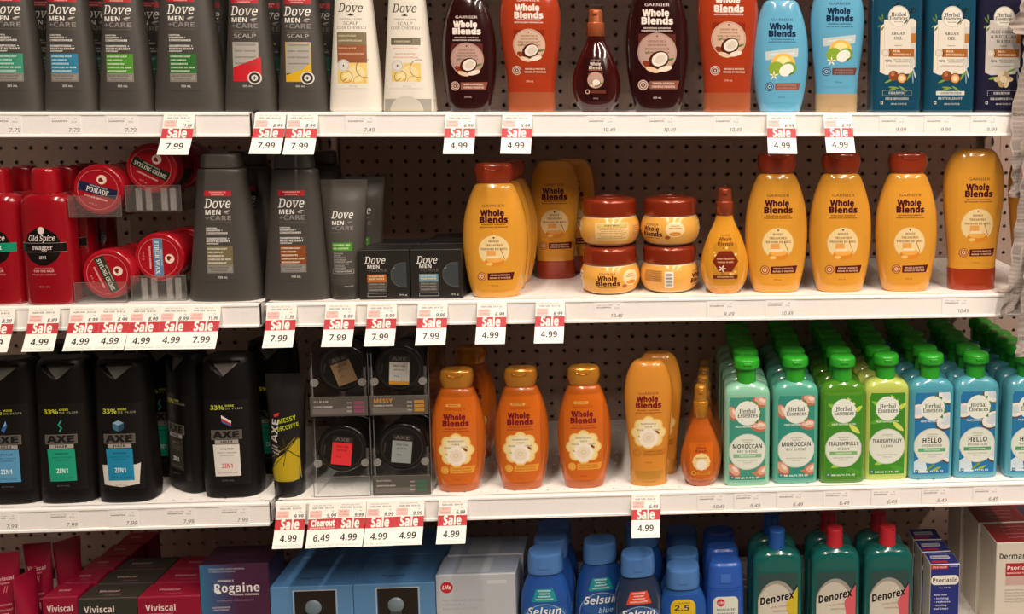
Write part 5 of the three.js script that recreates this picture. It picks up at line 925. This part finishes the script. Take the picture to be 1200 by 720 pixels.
  s2.rotation.y = 0.12;
  med('dark navy bottle with orange-red label', -0.0290, 0.303, 0.1672, '#22304a', lite, 0.0765, selsun('#22304a', '#d8472e', 0.1357, '#35568c'), MG).rotation.y = 0.1;
  dup(s1, [-0.024, Y, 0.212], 0, 'blue bottle in shade behind the orange-red label one');
  const yel = inked(print(68, 92, 4, blue, (g) => { g.c.fillStyle = '#d6b422'; g.c.beginPath(); g.c.roundRect(g.X(-20), g.Y(90), 400, 600, 130); g.c.fill(); g.t('2.5', -2, 76, 12, '#1f2a55', { fit: 26 }); g.t('% SELENIUM', 2, 84, 3.4, '#5a4a10', { fit: 18 }); g.t('EXTRA STRENGTH', 0, 64, 4, '#1f2a55', { fit: 28 }); }), 0.24, { clearcoat: 0.4 });
  const s4 = med('blue bottle with yellow label reading 2.5', 0.0430, 0.290, 0.1370, '#285aa0', lite, 0.078, yel, MG);
  dup(s4, [0.044, Y, 0.243], 0, 'blue bottle second back behind the yellow label'); dup(s4, [0.045, Y, 0.165], 0, 'blue bottle third back behind the yellow label');
  function store(label, x, z) {
    const t = thing('medicated_bottle', label, 'bottle', [x, Y, z], 0, MG), hex = '#2350a8';
    const P = [[0, 0.028, 0.018, 3], [0.003, 0.03, 0.02, 3], [0.07, 0.0305, 0.02, 3], [0.1035, 0.0295, 0.0195, 3]];
    part('body', memo('storeb', () => loft(P, 40)), plastic(hex, 0.24), t);
    const C = [[0.1042, 0.0292, 0.0193, 3], [0.125, 0.028, 0.0185, 3], [0.138, 0.026, 0.017, 3], [0.1425, 0.022, 0.014, 3]];
    const cap = part('cap', memo('storec', () => loft(C, 40)), plastic('#2a58b0', 0.26), t);
    part('thumb_notch', memo('storen', () => film(C, -0.008, 0.008, 0.113, 0.128, 0.0008, 8, 6)), plastic('#3d6cc0', 0.22), cap);
    part('label', memo('storel', () => film(P, -0.024, 0.024, 0.006, 0.098)), memo('storelm', () => inked(print(48, 92, 6, hex, (g) => { g.r(-20, 8, 20, 90, '#d5d8cc', 9); g.o(-8, 80, 6.5, '#b8232c'); g.t('Life', -8, 80, 6, '#f4ece6', { style: 'italic', fit: 9 }); g.t('MEDICATED', 0, 68, 5, '#2f6b52', { fit: 30 }); g.t('DANDRUFF', 0, 61, 5, '#2f6b52', { fit: 28 }); }), 0.3)), t);
    return t;
  }
  const s5 = store('plain blue bottle with cream label beside the green bottles', 0.1115, 0.288);
  dup(s5, [0.110, Y, 0.240], 0, 'plain blue bottle second back behind the cream label'); dup(s5, [0.109, Y, 0.180], 0, 'plain blue bottle third back behind the cream label');
  // green tar bottles
  function tar(label, x, capHex, acc, z = 0.286) {
    const t = thing('tar_bottle', label, 'bottle', [x, Y, z], 0, 'green tar bottles'), hex = '#0d5a55', a = 0.041, b = 0.021;
    const P = [[0, a * 0.93, b * 0.9, 4], [0.003, a, b, 4], [0.08, a, b, 4], [0.135, a * 0.995, b, 4], [0.147, a * 0.94, b * 0.98, 3.4], [0.155, a * 0.78, b * 0.9, 2.8], [0.160, a * 0.5, b * 0.72, 2.3], [0.162, a * 0.3, b * 0.6, 2]];
    part('body', memo('tarb', () => loft(P, 48)), fluid(hex, 0.2), t);
    const cap = part('cap', memo('tarc', () => lathe([[0, 0], [0.0128, 0], [0.0134, 0.001], [0.0132, 0.028], [0.012, 0.031], [0, 0.0315]], 32).translate(0, 0.1605, 0)), plastic(capHex, 0.3), t);
    part('cap_skirt', memo('tars', () => lathe([[0.0134, 0], [0.0138, 0.001], [0.0138, 0.005], [0.0134, 0.006]], 32).translate(0, 0.161, 0)), plastic(capHex, 0.3), cap);
    part('label', memo('tarl', () => film(P, -0.0335, 0.0335, 0.008, 0.128, 0.0004, 14, 10)), memo('tarlm' + acc, () => inked(print(67, 120, 8, hex, (g) => {
      g.r(-32, 8, 32, 126, '#2f4a48', 8); g.c.save(); g.c.beginPath(); g.c.roundRect(g.X(-32), g.Y(126), 640, 1180, 80); g.c.clip(); g.o(-2, 66, 32, '#9a978c', 48); g.o(-4, 62, 30, '#c4bfb2', 46); g.p([[14, 76], [34, 104], [34, 8], [8, 8]], acc); g.o(-8, 52, 24, '#cbc6b8', 36);
      g.c.restore(); g.t('Denorex', -2, 84, 17, '#1c1a1a', { rot: -0.2, fit: 56, style: 'italic', stroke: '#1c1a1a', sw: 0.6 }); g.l([[20, 84], [31, 104]], '#1c1a1a', 1.6); g.t('EXTRA STRENGTH', 4, 70, 4, '#9a7a6a', { rot: -0.1, fit: 32 }); g.t('SHAMPOOING', 4, 62, 4, '#9a7a6a', { fit: 26 });
    }), 0.24)), t);
    return t;
  }
  const d1 = tar('green bottle with blue cap and yellow corner', 0.1958, '#2459a8', '#c9b22e'), d2 = tar('green bottle with red cap, middle of the green ones', 0.2905, '#c92a35', '#cf5a62');
  dup(d1, [0.1935, Y, 0.236], 0, 'green bottle with dark blue cap behind the blue-capped one');
  dup(d2, [0.3775, Y, 0.288], 0, 'green bottle with red cap beside the small blue carton');
  dup(d2, [0.2895, Y, 0.236], 0, 'green bottle with red cap behind the middle green one'); dup(d2, [0.3750, Y, 0.238], 0, 'green bottle with red cap behind the right green one');
  // small blue carton and the tall white cartons
  const pn = '#26307a';
  const ps = carton('ointment_box', 'small blue carton with a white oval name plate', 0.0490, 0.1322, 0.04, [0.4690, Y, 0.287], 0.0, '#cfc9bc', inked(print(47, 130, 1, pn, (g) => {
    g.r(-23.5, 124, 5, 130, '#b8232c'); g.t('ITCH RELIEF', -9, 127, 4, '#f0e4e0', { fit: 24 }); g.t('PSORIASIS', 14, 128, 3, '#aeb4d8', { fit: 14 }); g.r(-23, 97, 23, 113, '#e9e6df', 7); g.t('Psoriasin', 0, 105, 10, '#1c1a1a', { fit: 42 }); g.t('10 g  0.35 OZ', 0, 92, 3, '#c9cce2', { fit: 20 });
    ['Relief from', '• itching', '• redness', '• scaling', 'Gel clear'].forEach((s, i) => g.t(s, -18, 80 - i * 6, 4, '#d9dbea', { align: 'left', fit: 22 + (i % 3) * 3 }));
  }), 0.35), 'small blue cartons', inked(print(47, 38, 0, pn, (g) => { g.r(-18, 16, 14, 28, '#b9bac6', 3); g.t('Psoriasin', -2, 22, 6, '#2a2a3a', { fit: 28 }); g.r(-20, 4, 6, 10, '#b8232c'); g.l([[-22, 33], [22, 33]], '#8f94c4', 1); }), 0.35));
  dup(ps, [0.4665, Y, 0.244], 0.02, 'small blue carton second back behind the oval name plate'); dup(ps, [0.4655, Y, 0.201], -0.02, 'small blue carton third back behind the oval name plate');
  const wh = '#d5cdc0';
  const dm = carton('psoriasis_kit_box', 'tall white carton with dark red top and red square, right edge', 0.1330, 0.1652, 0.07, [0.6195, Y, 0.272], 0.0, wh, inked(print(131, 163, 1, wh, (g) => {
    g.t('Dermarest', -62, 142, 13, '#1f1c1a', { align: 'left', fit: 62 }); g.r(-50, 108, 20, 130, '#a8262c'); g.t('Psoriasis', -48, 122, 9, '#f2e6e0', { align: 'left', fit: 44 }); g.t('MEDICATED TREATMENT', -48, 113, 4, '#f2d6d0', { align: 'left', fit: 50 }); g.r(-50, 92, 20, 108, '#c9a7a0');
    for (let i = 0; i < 5; i++) g.t('Relieves itching and scaling', -50, 84 - i * 5, 3.6, '#6d655c', { align: 'left', fit: 52 - (i % 3) * 8, weight: 'normal' });
  }), 0.4), 'tall white cartons', inked(print(131, 68, 0, '#7a151c', (g) => { g.r(20, 10, 66, 60, '#2c2338'); for (let i = 0; i < 4; i++) g.t('Dermarest Psoriasis', -40, 56 - i * 13, 6, '#b5767a', { align: 'left', fit: 50 - i * 4 }); }), 0.4));
  dup(dm, [0.6150, Y, 0.198], 0, 'tall white carton with dark red top, second back'); dup(dm, [0.6100, Y, 0.124], 0, 'tall white carton with dark red top, third back');
}
// ------------------------------------------------------------------ newsprint hanging at the right edge and a torn slip
{
  const news = inked(print(60, 120, 0, '#a89c95', (g) => {
    for (let i = 0; i < 46; i++) { const y = 118 - i * 2.6; for (const x of [-20, 0, 20]) g.t(['WEEKLY DEALS SAVE ON', 'PRICES IN EFFECT', 'STOCK UP AND SAVE', 'HEALTH AND BEAUTY'][(i + x / 20 + 4) % 4], x + jit(0.6), y, i % 9 === 0 ? 2.6 : 1.7, i % 9 === 0 ? '#2f2a28' : '#5b524d', { fit: 14 + rnd() * 4, weight: i % 9 === 0 ? 'bold' : 'normal' }); }
    for (let i = 0; i < 8; i++) g.r(-28 + (i % 3) * 20, 8 + i * 14, -14 + (i % 3) * 20, 10 + i * 14 + rnd() * 4, ['#857a74', '#6f6661', '#9a8f88'][i % 3]);
    g.r(-30, 100, 30, 108, '#b58c86');
  }), 0.85);
  // a crumpled strip: two edge polylines (left and right), each point [x, y, z]; folds between them
  function strip(L, Q, name, parent) {
    const nx = 8, seg = 10, pos = [], uv = [], idx = [], n = (L.length - 1) * seg, lerp = (A, t) => { const i = Math.min(A.length - 2, Math.floor(t)), f = t - i; return A[i].map((v, k) => v + (A[i + 1][k] - v) * f); };
    for (const side of [0, 1]) for (let j = 0; j <= n; j++) { const t = j / seg, a = lerp(L, t), b = lerp(Q, t);
      for (let k = 0; k <= nx; k++) { const u = k / nx, cr = 0.0026 * Math.sin(u * 9 + j * 0.23) + 0.0012 * Math.sin(u * 17 - j * 0.4) + 0.0008 * Math.sin(j * 1.1 + u * 4);
        pos.push(a[0] + (b[0] - a[0]) * u + 0.0015 * Math.sin(j * 1.3), a[1] + (b[1] - a[1]) * u, a[2] + (b[2] - a[2]) * u + cr - side * 0.0006); uv.push(u, 1 - j / n); } }
    const o = (n + 1) * (nx + 1);
    for (let j = 0; j < n; j++) for (let k = 0; k < nx; k++) { const a = j * (nx + 1) + k, c = a + nx + 1; idx.push(a, c, a + 1, a + 1, c, c + 1, o + a, o + a + 1, o + c, o + a + 1, o + c + 1, o + c); }
    const g = new THREE.BufferGeometry(); g.setAttribute('position', new THREE.Float32BufferAttribute(pos, 3)); g.setAttribute('uv', new THREE.Float32BufferAttribute(uv, 2)); g.setIndex(idx); g.computeVertexNormals();
    return part(name, g, news, parent);
  }
  const t = thing('newsprint_bundle', 'crumpled grey newsprint flyer hanging at the right edge', 'newspaper', [0.55, 1.045, 0.3372]);
  const loc = (pts, z) => pts.map(([x, y], i) => [x - 0.55, y - 1.045, z + (i % 2) * 0.004]);
  strip(loc([[0.5452, 1.603], [0.540, 1.569], [0.529, 1.549], [0.534, 1.534]], 0.016), loc([[0.61, 1.603], [0.61, 1.569], [0.61, 1.545], [0.61, 1.53]], 0.016), 'sheet', t);
  strip(loc([[0.5529, 1.54], [0.5501, 1.497], [0.5386, 1.417], [0.5368, 1.357], [0.5423, 1.312], [0.5364, 1.291]], 0.010), loc([[0.61, 1.54], [0.61, 1.497], [0.60, 1.417], [0.59, 1.357], [0.575, 1.312], [0.565, 1.287]], 0.010), 'sheet', t);
  strip(loc([[0.556, 1.36], [0.5481, 1.2995], [0.5454, 1.228], [0.5346, 1.156], [0.5257, 1.106]], 0.020), loc([[0.61, 1.36], [0.60, 1.30], [0.59, 1.228], [0.575, 1.15], [0.5533, 1.119]], 0.020), 'sheet', t);
  strip(loc([[0.572, 1.50], [0.570, 1.34], [0.5629, 1.203], [0.5551, 1.164], [0.5505, 1.072], [0.5489, 1.0465]], 0.029), loc([[0.63, 1.50], [0.62, 1.34], [0.61, 1.203], [0.60, 1.164], [0.59, 1.072], [0.575, 1.052]], 0.029), 'sheet', t);
  const slip = thing('torn_slip', 'torn white paper slip lying beside the yellow upended bottle', 'paper', [0.5475, SHELF[1], 0.322], 0.5);
  const g = new THREE.PlaneGeometry(0.034, 0.014, 8, 2), pa = g.attributes.position; for (let i = 0; i < pa.count; i++) { const x = pa.getX(i), y = pa.getY(i); pa.setXYZ(i, x * (1 - y * 12), 0.0012 + (y + 0.007) * 0.25 + 0.0012 * Math.abs(Math.sin(x * 140)), -y); } g.computeVertexNormals();
  part('paper', g, inked(print(34, 14, 0, '#e6ddd4', (q) => { q.t('03-41-22', 2, 8, 3.4, '#6d655f', { fit: 16 }); q.t('SOIN', -2, 4, 2.6, '#8d857f', { fit: 10 }); }), 0.7), slip);
}
scene.traverse((o) => { if (o.isMesh) { o.castShadow = true; o.receiveShadow = true; } });
renderer.render(scene, camera);
